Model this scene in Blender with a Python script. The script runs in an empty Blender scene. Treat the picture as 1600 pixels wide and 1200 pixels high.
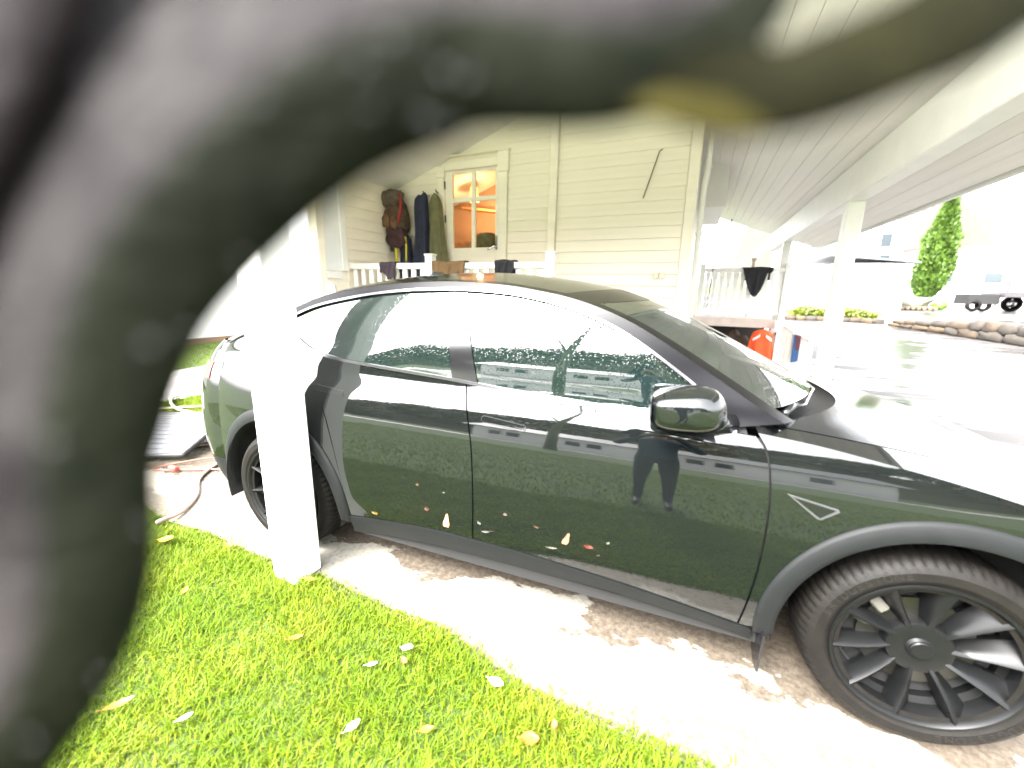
import bpy, bmesh, math, random
import numpy as np
from mathutils import Vector, Matrix, Euler
random.seed(7); RNG = np.random.default_rng(11)
SC = bpy.context.scene; COL = SC.collection
PI = math.pi; R = math.radians
# ------------------------------------------------------------------ camera
CAM = Vector((-0.890, -2.469, 1.514)); YAW, PITCH, ROLL = -0.36646, -0.224754, 0.019908
fw = Vector((math.sin(YAW)*math.cos(PITCH), math.cos(YAW)*math.cos(PITCH), math.sin(PITCH)))
rt = fw.cross(Vector((0,0,1))).normalized(); up = rt.cross(fw)
cr, sr = math.cos(ROLL), math.sin(ROLL)
cx = rt*cr + up*sr; cy = -rt*sr + up*cr
cd = bpy.data.cameras.new('camera'); cam = bpy.data.objects.new('camera', cd); COL.objects.link(cam)
CAMROT = Matrix((cx, cy, -fw)).transposed()
cam.matrix_world = Matrix.Translation(CAM) @ CAMROT.to_4x4()
cd.sensor_width = 36; cd.lens = 36*641.4/1600; cd.clip_start = 0.005; cd.clip_end = 3000
cd.dof.use_dof = True; cd.dof.focus_distance = 2.5; cd.dof.aperture_fstop = 14.43/11.5
SC.camera = cam
# ------------------------------------------------------------------ world, sun, exposure
SUN_EL, SUN_AZ = R(48), R(205)
w = bpy.data.worlds.new('World'); SC.world = w; w.use_nodes = True
nt = w.node_tree; nt.nodes.clear()
sky = nt.nodes.new('ShaderNodeTexSky'); sky.sky_type = 'NISHITA'; sky.sun_disc = False
sky.sun_elevation = SUN_EL; sky.sun_rotation = SUN_AZ; sky.dust_density = 4; sky.air_density = 1.0; sky.ozone_density = 1
hs = nt.nodes.new('ShaderNodeHueSaturation'); hs.inputs['Saturation'].default_value = 0.12   # overcast: the blue goes
bg = nt.nodes.new('ShaderNodeBackground'); bg.inputs['Strength'].default_value = 0.14
wo = nt.nodes.new('ShaderNodeOutputWorld')
nt.links.new(sky.outputs[0], hs.inputs['Color']); nt.links.new(hs.outputs[0], bg.inputs['Color']); nt.links.new(bg.outputs[0], wo.inputs['Surface'])
sd = bpy.data.lights.new('sun', 'SUN'); sd.energy = 1.0; sd.angle = R(20); sd.color = (1, .96, .9)
so = bpy.data.objects.new('sun', sd); COL.objects.link(so)
sdir = Vector((math.cos(SUN_EL)*math.sin(SUN_AZ), math.cos(SUN_EL)*math.cos(SUN_AZ), math.sin(SUN_EL)))
so.rotation_euler = sdir.to_track_quat('Z', 'Y').to_euler(); so.location = (0, -8, 12)
SC.view_settings.view_transform = 'Standard'; SC.view_settings.look = 'None'; SC.view_settings.gamma = 1
SC.view_settings.exposure = 4.08
SC.render.engine = 'CYCLES'; SC.cycles.use_denoising = True
SC.cycles.max_bounces = 6; SC.cycles.diffuse_bounces = 4; SC.cycles.glossy_bounces = 3; SC.cycles.caustics_reflective = True; SC.cycles.blur_glossy = 1.0
# ------------------------------------------------------------------ house frame (the house is turned 3 degrees to the car)
HA = -0.051950; HC, HS = math.cos(HA), math.sin(HA)
def H2W(p): return (p[0]*HC - p[1]*HS, p[0]*HS + p[1]*HC, p[2])
def W2H(p): return (p[0]*HC + p[1]*HS, -p[0]*HS + p[1]*HC, p[2])
# ------------------------------------------------------------------ materials
MATS = {}
def mat(name, col, rough=.6, metal=0., ior=1.5, var=0., scale=8., bump=0., bscale=40., coat=0., col2=None, spec=None, emit=None, trans=0., detail=4, sheen=0., stretch=None, brough=0.):
    if name in MATS: return MATS[name]
    m = bpy.data.materials.new(name); m.use_nodes = True; MATS[name] = m
    n = m.node_tree.nodes; l = m.node_tree.links; b = n['Principled BSDF']
    b.inputs['Base Color'].default_value = (*col, 1); b.inputs['Roughness'].default_value = rough
    b.inputs['Metallic'].default_value = metal; b.inputs['IOR'].default_value = ior
    if coat: b.inputs['Coat Weight'].default_value = coat; b.inputs['Coat Roughness'].default_value = .02
    if trans: b.inputs['Transmission Weight'].default_value = trans
    if sheen: b.inputs['Sheen Weight'].default_value = sheen
    if emit: b.inputs['Emission Color'].default_value = (*emit[:3], 1); b.inputs['Emission Strength'].default_value = emit[3]
    tc = None
    def coords():
        nonlocal tc
        if tc is None:
            t = n.new('ShaderNodeTexCoord')
            if stretch:
                mp = n.new('ShaderNodeMapping'); mp.inputs['Scale'].default_value = stretch; l.new(t.outputs['Object'], mp.inputs[0]); tc = mp.outputs[0]
            else: tc = t.outputs['Object']
        return tc
    if var or col2 or brough:
        no = n.new('ShaderNodeTexNoise'); no.inputs['Scale'].default_value = scale; no.inputs['Detail'].default_value = detail; l.new(coords(), no.inputs['Vector'])
        rp = n.new('ShaderNodeValToRGB'); rp.color_ramp.elements[0].position = .3; rp.color_ramp.elements[1].position = .7
        c2 = col2 or tuple(max(0, c*(1-var)) for c in col)
        c1 = col if col2 else tuple(min(1, c*(1+var)) for c in col)
        rp.color_ramp.elements[0].color = (*c2, 1); rp.color_ramp.elements[1].color = (*c1, 1)
        l.new(no.outputs['Fac'], rp.inputs[0]); l.new(rp.outputs[0], b.inputs['Base Color'])
        if brough:
            mr = n.new('ShaderNodeMapRange'); mr.inputs[1].default_value = .3; mr.inputs[2].default_value = .7
            mr.inputs[3].default_value = max(0, rough-brough); mr.inputs[4].default_value = min(1, rough+brough)
            l.new(no.outputs['Fac'], mr.inputs[0]); l.new(mr.outputs[0], b.inputs['Roughness'])
    if bump:
        n2 = n.new('ShaderNodeTexNoise'); n2.inputs['Scale'].default_value = bscale; n2.inputs['Detail'].default_value = 5; l.new(coords(), n2.inputs['Vector'])
        bp = n.new('ShaderNodeBump'); bp.inputs['Strength'].default_value = bump; bp.inputs['Distance'].default_value = .01
        l.new(n2.outputs['Fac'], bp.inputs['Height']); l.new(bp.outputs[0], b.inputs['Normal'])
    return m
paint_black = mat('car_paint', (.004, .005, .005), .03, ior=1.72, bump=.03, bscale=4.5)
trim_black = mat('gloss_trim', (.008, .008, .009), .12, ior=1.6)
plastic = mat('grey_plastic', (.0055, .0063, .0065), .6, ior=1.3, var=.12, scale=20, bump=.1, bscale=300)
rubber = mat('tyre_rubber', (.0050, .0042, .0034), .62, ior=1.28, var=.35, scale=18, bump=.15, bscale=120)
wheel_m = mat('wheel_satin', (.0034, .0036, .0038), .40, ior=1.36, var=.15, scale=30)
dark_m = mat('dark_void', (.006, .006, .006), .8)
chrome = mat('bright_trim', (.55, .56, .58), .12, metal=1)
steel = mat('brushed_steel', (.10, .095, .09), .4, metal=1)
def glass_mat(name, tint, k):
    m = bpy.data.materials.new(name); m.use_nodes = True; n = m.node_tree.nodes; l = m.node_tree.links
    b = n['Principled BSDF']; b.inputs['Base Color'].default_value = (*tint, 1); b.inputs['Roughness'].default_value = .015; b.inputs['IOR'].default_value = 2.2
    tr = n.new('ShaderNodeBsdfTransparent'); tr.inputs[0].default_value = (.35, .45, .42, 1)
    mx = n.new('ShaderNodeMixShader'); mx.inputs[0].default_value = k
    l.new(b.outputs[0], mx.inputs[1]); l.new(tr.outputs[0], mx.inputs[2]); l.new(mx.outputs[0], n['Material Output'].inputs[0])
    # rain drops on the pane
    tc = n.new('ShaderNodeTexCoord'); vo = n.new('ShaderNodeTexVoronoi'); vo.inputs['Scale'].default_value = 95; l.new(tc.outputs['Object'], vo.inputs['Vector'])
    rp = n.new('ShaderNodeMapRange'); rp.inputs[1].default_value = .0; rp.inputs[2].default_value = .28; rp.inputs[3].default_value = 1; rp.inputs[4].default_value = 0
    bp = n.new('ShaderNodeBump'); bp.inputs['Strength'].default_value = .10; bp.inputs['Distance'].default_value = .003
    l.new(vo.outputs['Distance'], rp.inputs[0]); l.new(rp.outputs[0], bp.inputs['Height']); l.new(bp.outputs[0], b.inputs['Normal'])
    MATS[name] = m; return m
car_glass = glass_mat('car_glass', (.006, .012, .011), .12)
screen_glass = glass_mat('screen_glass', (.010, .014, .012), .08); screen_glass.node_tree.nodes['Principled BSDF'].inputs['IOR'].default_value = 3.2
def clear_mat(name, col):
    m = bpy.data.materials.new(name); m.use_nodes = True; n = m.node_tree.nodes; l = m.node_tree.links
    b = n['Principled BSDF']; b.inputs['Base Color'].default_value = (.02, .02, .02, 1); b.inputs['Roughness'].default_value = .02
    tr = n.new('ShaderNodeBsdfTransparent'); tr.inputs[0].default_value = (*col, 1)
    mx = n.new('ShaderNodeMixShader'); mx.inputs[0].default_value = .93
    l.new(b.outputs[0], mx.inputs[1]); l.new(tr.outputs[0], mx.inputs[2]); l.new(mx.outputs[0], n['Material Output'].inputs[0]); return m
house_glass = clear_mat('house_glass', (.95, .95, .92))
cream = mat('cream_paint', (.88, .81, .68), .5, var=.04, scale=3, bump=.12, bscale=60, stretch=(.3, 1, 4))
white = mat('white_paint', (.80, .79, .75), .45, var=.03, scale=5, bump=.08, bscale=50)
ceil_m = mat('ceiling_paint', (.88, .85, .80), .5, var=.05, scale=3, stretch=(3, .2, 1))
timber = mat('grey_timber', (.30, .25, .21), .7, var=.25, scale=6, bump=.3, bscale=50, stretch=(1, 1, 6))
roof_m = mat('roof_sheet', (.06, .06, .065), .5)
# ------------------------------------------------------------------ mesh helpers
ORG = {}
class MB:
    def __init__(s): s.v = []; s.f = []; s.mi = []; s.cur = 0
    def add(s, vs, fs):
        o = len(s.v); s.v += [tuple(p) for p in vs]; s.f += [tuple(i+o for i in f) for f in fs]; s.mi += [s.cur]*len(fs); return s
    def box(s, x0, x1, y0, y1, z0, z1, M=None):
        p = [(x, y, z) for z in (z0, z1) for y in (y0, y1) for x in (x0, x1)]
        if M: p = [tuple(M @ Vector(q)) for q in p]
        return s.add(p, [(0,2,3,1),(4,5,7,6),(0,1,5,4),(2,6,7,3),(0,4,6,2),(1,3,7,5)])
    def bbox(s, x0, x1, y0, y1, z0, z1, b=.006, M=None):           # box with bevelled edges
        lo = (x0, y0, z0); hi = (x1, y1, z1); pts = []; bm = bmesh.new()
        vs = [bm.verts.new((x, y, z)) for z in (z0, z1) for y in (y0, y1) for x in (x0, x1)]
        for f in [(0,2,3,1),(4,5,7,6),(0,1,5,4),(2,6,7,3),(0,4,6,2),(1,3,7,5)]: bm.faces.new([vs[i] for i in f])
        bmesh.ops.bevel(bm, geom=bm.edges[:], offset=b, segments=1, affect='EDGES')
        bm.verts.index_update(); p = [tuple(M @ v.co) if M else tuple(v.co) for v in bm.verts]
        s.add(p, [[v.index for v in f.verts] for f in bm.faces]); bm.free(); return s
    def tube(s, pts, r, n=8, cap=True, ell=None):
        pts = [Vector(p) for p in pts]; rs = r if isinstance(r, (list, tuple)) else [r]*len(pts); vs = []; nrm = None
        for i, p in enumerate(pts):
            t = (pts[min(i+1, len(pts)-1)] - pts[max(i-1, 0)]).normalized()
            if nrm is None: nrm = t.orthogonal().normalized()
            nrm = (nrm - t*nrm.dot(t)).normalized(); b = t.cross(nrm)
            for k in range(n):
                a = 2*PI*k/n; vs.append(p + (nrm*math.cos(a) + b*math.sin(a))*rs[i])
        fs = [(i*n+k, i*n+(k+1)%n, (i+1)*n+(k+1)%n, (i+1)*n+k) for i in range(len(pts)-1) for k in range(n)]
        if cap: fs += [tuple(range(n))[::-1], tuple((len(pts)-1)*n+k for k in range(n))]
        return s.add(vs, fs)
    def prism(s, poly, axis, a, b):                                  # polygon extruded along an axis
        def P(u, v, w): return {'x': (w, u, v), 'y': (u, w, v), 'z': (u, v, w)}[axis]
        n = len(poly); vs = [P(u, v, a) for u, v in poly] + [P(u, v, b) for u, v in poly]
        return s.add(vs, [tuple(range(n))[::-1], tuple(range(n, 2*n))] + [(i, (i+1)%n, n+(i+1)%n, n+i) for i in range(n)])
    def grid(s, P, close=False, flip=False):                         # P: rows of points
        nr, nc = len(P), len(P[0]); vs = [q for row in P for q in row]; fs = []
        for i in range(nr-1):
            for j in range(nc if close else nc-1):
                f = (i*nc+j, i*nc+(j+1)%nc, (i+1)*nc+(j+1)%nc, (i+1)*nc+j); fs.append(f[::-1] if flip else f)
        return s.add(vs, fs)
    def lathe(s, prof, n=32, axis='z', c=(0,0,0)):                   # prof: (radius, height)
        rows = []
        for r, h in prof:
            row = []
            for k in range(n):
                a = 2*PI*k/n; u, v = r*math.cos(a), r*math.sin(a)
                row.append({'z': (c[0]+u, c[1]+v, c[2]+h), 'y': (c[0]+u, c[1]+h, c[2]+v), 'x': (c[0]+h, c[1]+u, c[2]+v)}[axis])
            rows.append(row)
        return s.grid(rows, close=True)
    def build(s, name, m, parent=None, smooth=False, auto=None, fix=True):
        me = bpy.data.meshes.new(name); o0 = ORG.get(parent.name, (0,0,0)) if parent else (0,0,0)
        if parent is None and getattr(s, 'org', None): o0 = s.org
        me.from_pydata([(p[0]-o0[0], p[1]-o0[1], p[2]-o0[2]) for p in s.v], [], s.f)
        for k in (m if isinstance(m, (list, tuple)) else [m]): me.materials.append(k)
        if isinstance(m, (list, tuple)): me.polygons.foreach_set('material_index', s.mi)
        if fix:
            bm = bmesh.new(); bm.from_mesh(me); bmesh.ops.recalc_face_normals(bm, faces=bm.faces); bm.to_mesh(me); bm.free()
        if smooth: me.polygons.foreach_set('use_smooth', [True]*len(me.polygons))
        if auto: me.set_sharp_from_angle(angle=R(auto))
        me.update()
        o = bpy.data.objects.new(name, me); COL.objects.link(o)
        if parent:
            o.parent = parent; ORG[o.name] = o0
        return o
def tag(o, label=None, cat=None, group=None, kind=None):
    if label: o['label'] = label
    if cat: o['category'] = cat
    if group: o['group'] = group
    if kind: o['kind'] = kind
    return o
def thing(name, label, cat, org=(0,0,0), house=True, group=None):
    o = bpy.data.objects.new(name, None); COL.objects.link(o); o.empty_display_size = .1
    if house: o.location = H2W(org); o.rotation_euler = (0, 0, HA)
    else: o.location = org
    ORG[o.name] = org; tag(o, label, cat, group); return o
def single(mb, name, m, label, cat, org, house=True, group=None, kind=None, **k):   # a thing that is one mesh
    mb.org = org; o = mb.build(name, m, None, **k)
    if house: o.location = H2W(org); o.rotation_euler = (0, 0, HA)
    else: o.location = org
    tag(o, label, cat, group, kind); ORG[o.name] = org; return o
def share(o, loc, parent, rot=None, scale=None):
    c = o.copy(); COL.objects.link(c); c.parent = parent; c.location = loc
    if rot: c.rotation_euler = rot
    if scale: c.scale = scale
    return c
def lerp(a, b, t): return a + (b-a)*t
def ss(a, b, x): t = min(1, max(0, (x-a)/(b-a))); return t*t*(3-2*t)
def pch(xs, ys, x):
    i = 0
    while i < len(xs)-2 and x > xs[i+1]: i += 1
    def d(k): return (ys[k+1]-ys[k])/(xs[k+1]-xs[k])
    def m(k):
        if k == 0: return d(0)
        if k == len(xs)-1: return d(k-1)
        a, b = d(k-1), d(k)
        if a*b <= 0: return 0
        h0, h1 = xs[k]-xs[k-1], xs[k+1]-xs[k]; w1, w2 = 2*h1+h0, h1+2*h0; return (w1+w2)/(w1/a+w2/b)
    h = xs[i+1]-xs[i]; t = min(1.3, max(-.3, (x-xs[i])/h))
    return (2*t**3-3*t*t+1)*ys[i] + (t**3-2*t*t+t)*h*m(i) + (-2*t**3+3*t*t)*ys[i+1] + (t**3-t*t)*h*m(i+1)
def resample(pts, n, smooth=True):                                    # polyline -> n points, evenly by length (Catmull-Rom)
    P = [np.array(p, float) for p in pts]
    if smooth and len(P) > 2:
        Q = []
        for i in range(len(P)-1):
            p0 = P[i-1] if i else 2*P[0]-P[1]; p1, p2 = P[i], P[i+1]; p3 = P[i+2] if i+2 < len(P) else 2*P[-1]-P[-2]
            for k in range(12):
                t = k/12; Q.append(.5*(2*p1+(p2-p0)*t+(2*p0-5*p1+4*p2-p3)*t*t+(3*p1-p0-3*p2+p3)*t**3))
        Q.append(P[-1]); P = Q
    d = [0]
    for i in range(1, len(P)): d.append(d[-1]+float(np.linalg.norm(P[i]-P[i-1])))
    out = []; j = 0
    for k in range(n):
        s_ = d[-1]*k/(n-1)
        while j < len(P)-2 and d[j+1] < s_: j += 1
        t = (s_-d[j])/max(1e-9, d[j+1]-d[j]); out.append(P[j]+(P[j+1]-P[j])*min(1, t))
    return out
def coons(B, T, L, Rr, nu, nv):                                       # four boundary curves -> grid (B,T left to right, L,R bottom to top)
    B, T, L, Rr = resample(B, nu), resample(T, nu), resample(L, nv), resample(Rr, nv); rows = []
    for j in range(nv):
        v = j/(nv-1); row = []
        for i in range(nu):
            u = i/(nu-1)
            row.append((1-v)*B[i]+v*T[i]+(1-u)*L[j]+u*Rr[j]-((1-u)*(1-v)*B[0]+u*(1-v)*B[-1]+(1-u)*v*T[0]+u*v*T[-1]))
        rows.append(row)
    return rows
# ================================================================== the setting
def TZ(y):
    if y < 5: return 0.
    return .025*(y-5)**2/3 if y < 8 else (.075+.05*(y-8) if y < 24 else .875+.02*(y-24))
ROWS = [-400, -120, -60, -30, -15, -8, -5, -3, -2.4, -1.8, -1.5, -1.12, 0, 1.5, 2.883, 5] + [5+.25*k for k in range(1, 13)] + [9, 12, 16, 20, 24, 30, 40, 60, 120, 300, 900]
def sheet(mb, xs, y0, y1, dz, rows=ROWS):
    ys = sorted(set([y for y in rows if y0 < y < y1] + [y0, y1]))
    mb.grid([[(x, y, TZ(y)+dz) for x in xs] for y in ys]); return mb
def ground_mat():
    m = mat('turf_soil', (.040, .066, .005), .9, scale=2.2, col2=(.026, .045, .004), bump=.6, bscale=45); return m
single(sheet(MB(), [-500, -100, -30, -12, -6, 0, 6, 30, 100, 500], -400, 900, -.03), 'ground', ground_mat(), None, None, (0,0,0), kind='structure', fix=False)
def wet_asphalt():
    m = bpy.data.materials.new('wet_asphalt'); m.use_nodes = True; n = m.node_tree.nodes; l = m.node_tree.links; b = n['Principled BSDF']
    tc = n.new('ShaderNodeTexCoord'); mp = n.new('ShaderNodeMapping'); mp.inputs['Scale'].default_value = (.35, 1.3, 1); l.new(tc.outputs['Object'], mp.inputs[0])
    a = n.new('ShaderNodeTexNoise'); a.inputs['Scale'].default_value = 1.1; a.inputs['Detail'].default_value = 7; a.inputs['Roughness'].default_value = .62; l.new(mp.outputs[0], a.inputs['Vector'])
    g = n.new('ShaderNodeTexNoise'); g.inputs['Scale'].default_value = 70; g.inputs['Detail'].default_value = 3; l.new(tc.outputs['Object'], g.inputs['Vector'])
    k = n.new('ShaderNodeMapRange'); k.inputs[1].default_value = .46; k.inputs[2].default_value = .53; l.new(a.outputs['Fac'], k.inputs[0])
    c = n.new('ShaderNodeMix'); c.data_type = 'RGBA'; c.inputs['A'].default_value = (.05, .048, .047, 1); c.inputs['B'].default_value = (.044, .040, .038, 1); l.new(k.outputs[0], c.inputs['Factor'])
    l.new(c.outputs['Result'], b.inputs['Base Color'])
    r = n.new('ShaderNodeMapRange'); r.inputs[3].default_value = .12; r.inputs[4].default_value = .75; l.new(k.outputs[0], r.inputs[0]); l.new(r.outputs[0], b.inputs['Roughness'])
    bp = n.new('ShaderNodeBump'); bp.inputs['Distance'].default_value = .004; l.new(g.outputs['Fac'], bp.inputs['Height'])
    bs = n.new('ShaderNodeMapRange'); bs.inputs[3].default_value = .03; bs.inputs[4].default_value = .5; l.new(k.outputs[0], bs.inputs[0]); l.new(bs.outputs[0], bp.inputs['Strength'])
    l.new(bp.outputs[0], b.inputs['Normal']); b.inputs['IOR'].default_value = 1.5; return m
dr = MB(); sheet(dr, [2.2, 6, 12, 24, 45], -9, 60, -.012); sheet(dr, [-.9, .6, 2.2], 2.883, 60, -.012)
single(dr, 'driveway', wet_asphalt(), None, None, (0,0,0), kind='structure', fix=False)
def concrete_mat():
    m = bpy.data.materials.new('patchy_concrete'); m.use_nodes = True; n = m.node_tree.nodes; l = m.node_tree.links; b = n['Principled BSDF']
    tc = n.new('ShaderNodeTexCoord'); mp = n.new('ShaderNodeMapping'); mp.inputs['Scale'].default_value = (.8, 1.3, 1); mp.inputs['Location'].default_value = (3.1, .4, 0); l.new(tc.outputs['Object'], mp.inputs[0])
    a = n.new('ShaderNodeTexNoise'); a.inputs['Scale'].default_value = 1.7; a.inputs['Detail'].default_value = 9; a.inputs['Roughness'].default_value = .6; l.new(mp.outputs[0], a.inputs['Vector'])
    f = n.new('ShaderNodeTexNoise'); f.inputs['Scale'].default_value = 34; f.inputs['Detail'].default_value = 9; f.inputs['Roughness'].default_value = .75; l.new(tc.outputs['Object'], f.inputs['Vector'])
    sx = n.new('ShaderNodeSeparateXYZ'); l.new(tc.outputs['Object'], sx.inputs[0])
    t = n.new('ShaderNodeMath'); t.operation = 'MULTIPLY_ADD'; t.inputs[1].default_value = 1.25; l.new(a.outputs['Fac'], t.inputs[0]); l.new(sx.outputs['Y'], t.inputs[2])      # y + wander: dirt by the lawn, dry band, rain-wet by the car
    def band(lo, hi):
        k = n.new('ShaderNodeMapRange'); k.interpolation_type = 'SMOOTHSTEP'; k.inputs[1].default_value = lo; k.inputs[2].default_value = hi; l.new(t.outputs[0], k.inputs[0]); return k.outputs[0]
    def two(c1, c2):
        r = n.new('ShaderNodeValToRGB'); r.color_ramp.elements[0].color = (*c1, 1); r.color_ramp.elements[1].color = (*c2, 1); r.color_ramp.elements[0].position = .36; r.color_ramp.elements[1].position = .64; l.new(f.outputs['Fac'], r.inputs[0]); return r.outputs[0]
    def mix(fac, A, B):
        c = n.new('ShaderNodeMix'); c.data_type = 'RGBA'; l.new(fac, c.inputs['Factor']); l.new(A, c.inputs['A']); l.new(B, c.inputs['B']); return c.outputs['Result']
    dirt = two((.075, .062, .046), (.16, .14, .11)); dry = two((.15, .138, .112), (.28, .266, .228)); wet = two((.050, .040, .030), (.115, .096, .075))
    wf = band(-.245, -.205); c = mix(wf, mix(band(-.50, -.44), dirt, dry), wet); l.new(c, b.inputs['Base Color'])
    r = n.new('ShaderNodeMapRange'); r.inputs[3].default_value = .55; r.inputs[4].default_value = .16; l.new(wf, r.inputs[0]); l.new(r.outputs[0], b.inputs['Roughness'])
    bp = n.new('ShaderNodeBump'); bp.inputs['Distance'].default_value = .006; bp.inputs['Strength'].default_value = .35; l.new(f.outputs['Fac'], bp.inputs['Height']); l.new(bp.outputs[0], b.inputs['Normal']); return m
def LE(x): return -1.205 - .065*ss(-1.8, -1.1, x) + .02*math.sin(x*2.1) + .012*math.sin(x*7.3+1) + .004*(x+1)**2*.5      # ragged edge between pad and lawn (house y)
pd = MB(); xs = [-5.3+.15*k for k in range(51)]
pd.grid([[(x, lerp(LE(x)-.05, 2.883, v), 0.) for x in xs] for v in (0, .02, .5, 1)])
single(pd, 'concrete_pad', concrete_mat(), None, None, (0,0,0), kind='structure', fix=False)
lw = MB(); lx = [-30, -14, -8, -5.5] + [-5.3+.15*k for k in range(51)] + [3, 5, 9, 16, 30]
lw.grid([[(x, y if y < 0 else LE(x)-(y-1), z) for x in lx] for y, z in ((-16.5, .01), (-8, .01), (-4, .01), (-2.5, .012), (-1.5, .012), (1.045, .008), (1.0, -.014))])
lw.grid([[(x, y, -.004) for x in (-7., -6.2, -5.3)] for y in (-1.24, .5, 2, 5)]); lw.grid([[(x, y, -.004) for x in (-30, -12.5, -9.2)] for y in (-1.24, .5, 2, 5, 12)])
single(lw, 'lawn_ground', ground_mat(), None, None, (0,0,0), kind='structure', fix=False)
pp = MB(); pp.grid([[(x, y, -.001) for x in (-9.2, -8, -7.)] for y in (-1.24, 2, 12)])
single(pp, 'garden_path', MATS.get('wet_path') or mat('wet_path', (.5, .48, .45), .15, var=.2, scale=3), None, None, (0,0,0), kind='structure', fix=False)
# ---- far paving behind the camera (seen in the paintwork)
fp = MB(); fp.box(-26, 26, -19.5, -16.5, -.05, .03); single(fp, 'far_pavement', mat('pale_paving', (.42, .40, .38), .5, var=.15, scale=3), None, None, (0,0,0), kind='structure')
# ------------------------------------------------------------------ carport roof with boarded ceiling
def CZ(x): return 2.90 + .36*(.6-x) if x > -2.35 else 2.90+.36*(2.95) - .36*(-2.35-x)
cp = thing('carport_roof', 'white boarded sloping roof of the carport on a heavy white beam', 'roof', (.6, 0, 2.5))
YA, YB = -1.35, 9.2
sl = math.atan(.36)
bw = .148; x = 1.50; plank = None; k = 0
while x-bw > -2.34:
    xm = x-bw/2
    if plank is None:
        plank = MB(); h = bw/2/math.cos(sl) - .0012
        plank.prism([(-h, 0), (-h+.002, -.002), (h-.002, -.002), (h, 0), (h, .018), (-h, .018)], 'y', YA+.06, YB); o_ = (xm, 0, CZ(xm))
        plank.v = [(p[0]+.6, p[1], p[2]+2.5) for p in plank.v]; pl = plank.build('ceiling_plank', ceil_m, cp); o = pl
    else: o = share(pl, (0,0,0), cp)
    o.location = (xm-.6, (0 if k % 2 == 0 else -.01), CZ(xm)-2.5 + random.uniform(-.0015, .0015)); o.rotation_euler = (0, sl, 0)
    x -= bw; k += 1
mb = MB(); xr = -2.35
mb.prism([(1.52, CZ(1.52)+.03), (xr, CZ(xr)+.03), (xr, CZ(xr)+.20), (1.52, CZ(1.52)+.20)], 'y', YA, YB+.1); mb.build('roof_deck', roof_m, cp)
mb = MB(); xl = -6.2
mb.prism([(xr, CZ(xr)), (xl, CZ(xl)), (xl, CZ(xl)+.2), (xr, CZ(xr)+.2)], 'y', YA, YB+.1); mb.build('roof_deck', ceil_m, cp)
mb = MB(); mb.bbox(1.525, 1.56, YA, YB+.1, CZ(1.52)-.03, CZ(1.52)+.20); mb.build('eave_board', white, cp)
mb = MB(); mb.lathe([(.055, YA), (.055, YB)], 12, 'y', (1.63, 0, CZ(1.52)+.10)); mb.build('gutter', white, cp, smooth=True)
mb = MB(); mb.bbox(.55, .71, YA+.1, YB-.3, 2.50, 2.875, .008); mb.build('beam', white, cp)
for s in (1, -1):
    mb = MB(); xe = 1.56 if s > 0 else -6.2
    mb.prism([(xr, CZ(xr)-.02), (xe, CZ(xe)-.02), (xe, CZ(xe)+.21), (xr, CZ(xr)+.21)], 'y', YA-.03, YA-.002); mb.build('barge_board', white, cp)
def post(x, y, w, z1, label, name='carport_post', base=0.):
    mb = MB(); mb.bbox(x-w/2, x+w/2, y-w/2, y+w/2, base, z1, .008)
    return single(mb, name, white, label, 'post', (x, y, base), group='carport posts')
post(.635, 3.27, .15, 2.50, 'white square post under the beam, left of the cypress')
post(.635, 7.15, .13, 2.50, 'thin distant white post at the corner of the far porch railing')
post(-2.585, -1.205, .165, CZ(-2.585)-.01, 'thick glaring white post in front of the rear wheel')
# ------------------------------------------------------------------ the house
YW = 2.883; PITCH_B = .139
hs_ = thing('wooden_house', 'cream clapboard house with a lit glazed door behind the car', 'house', (-3, YW, 0))
XC = -5.165; XR = -.93
mb = MB(); mb.box(XC-.2, -4.27, YW+.02, YW+.14, .0, 4.1); mb.box(-3.40, XR, YW+.02, YW+.14, 0, 4.1); mb.box(-4.27, -3.40, YW+.02, YW+.14, 3.16, 4.1); mb.box(-4.27, -3.40, YW+.02, YW+.14, 0, 1.02)
wall = mb.build('wall', cream, hs_)
def siding(parent, x0, x1, zs, axis='x', fixed=YW, name='siding_board'):
    first = None
    for z in zs:
        if first is None:
            mb = MB(); prof = [(0, 0), (-.026, 0), (-.028, .006), (-.010, PITCH_B+.012), (0, PITCH_B+.012)]
            if axis == 'x': mb.prism([(fixed+.018+a, b+zs[0]) for a, b in prof], 'x', x0, x1)
            else: mb.prism([(fixed-.018-a, b+zs[0]) for a, b in prof], 'y', x0, x1)
            first = mb.build(name, cream, parent); z00 = z
        else: share(first, (random.uniform(-.001, .001), 0, z-z00+random.uniform(-.002, .002)), parent)
ZS = [3.261+PITCH_B*k for k in range(-23, 6)]
siding(wall, XC, -4.375, ZS); siding(wall, -3.272, -2.685, ZS); siding(wall, -2.572, XR-.115, ZS)
mb = MB(); mb.bbox(-2.68, -2.577, YW-.045, YW+.016, .05, 4.0); mb.build('joint_board', cream, hs_)
mb = MB(); mb.bbox(XR-.11, XR+.004, YW-.032, YW+.02, .02, 4.0); mb.bbox(XR-.024, XR+.008, YW+.022, YW+.12, .02, 4.0); mb.build('corner_board', cream, hs_)
# right flank of the house along the roofed walk, with its trims
mb = MB(); mb.box(XR-.14, XR-.02, YW+.142, 9, 0, 3.6); mb.build('side_wall', white, hs_)
mb = MB(); mb.bbox(XR-.018, -.57, 4.70, 4.84, 2.78, 3.5); mb.build('bay_corner_board', white, hs_)
mb = MB(); mb.box(XR-.018, -.60, 4.842, 6.6, 2.80, 3.5); mb.build('bay_wall', white, hs_)
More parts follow.
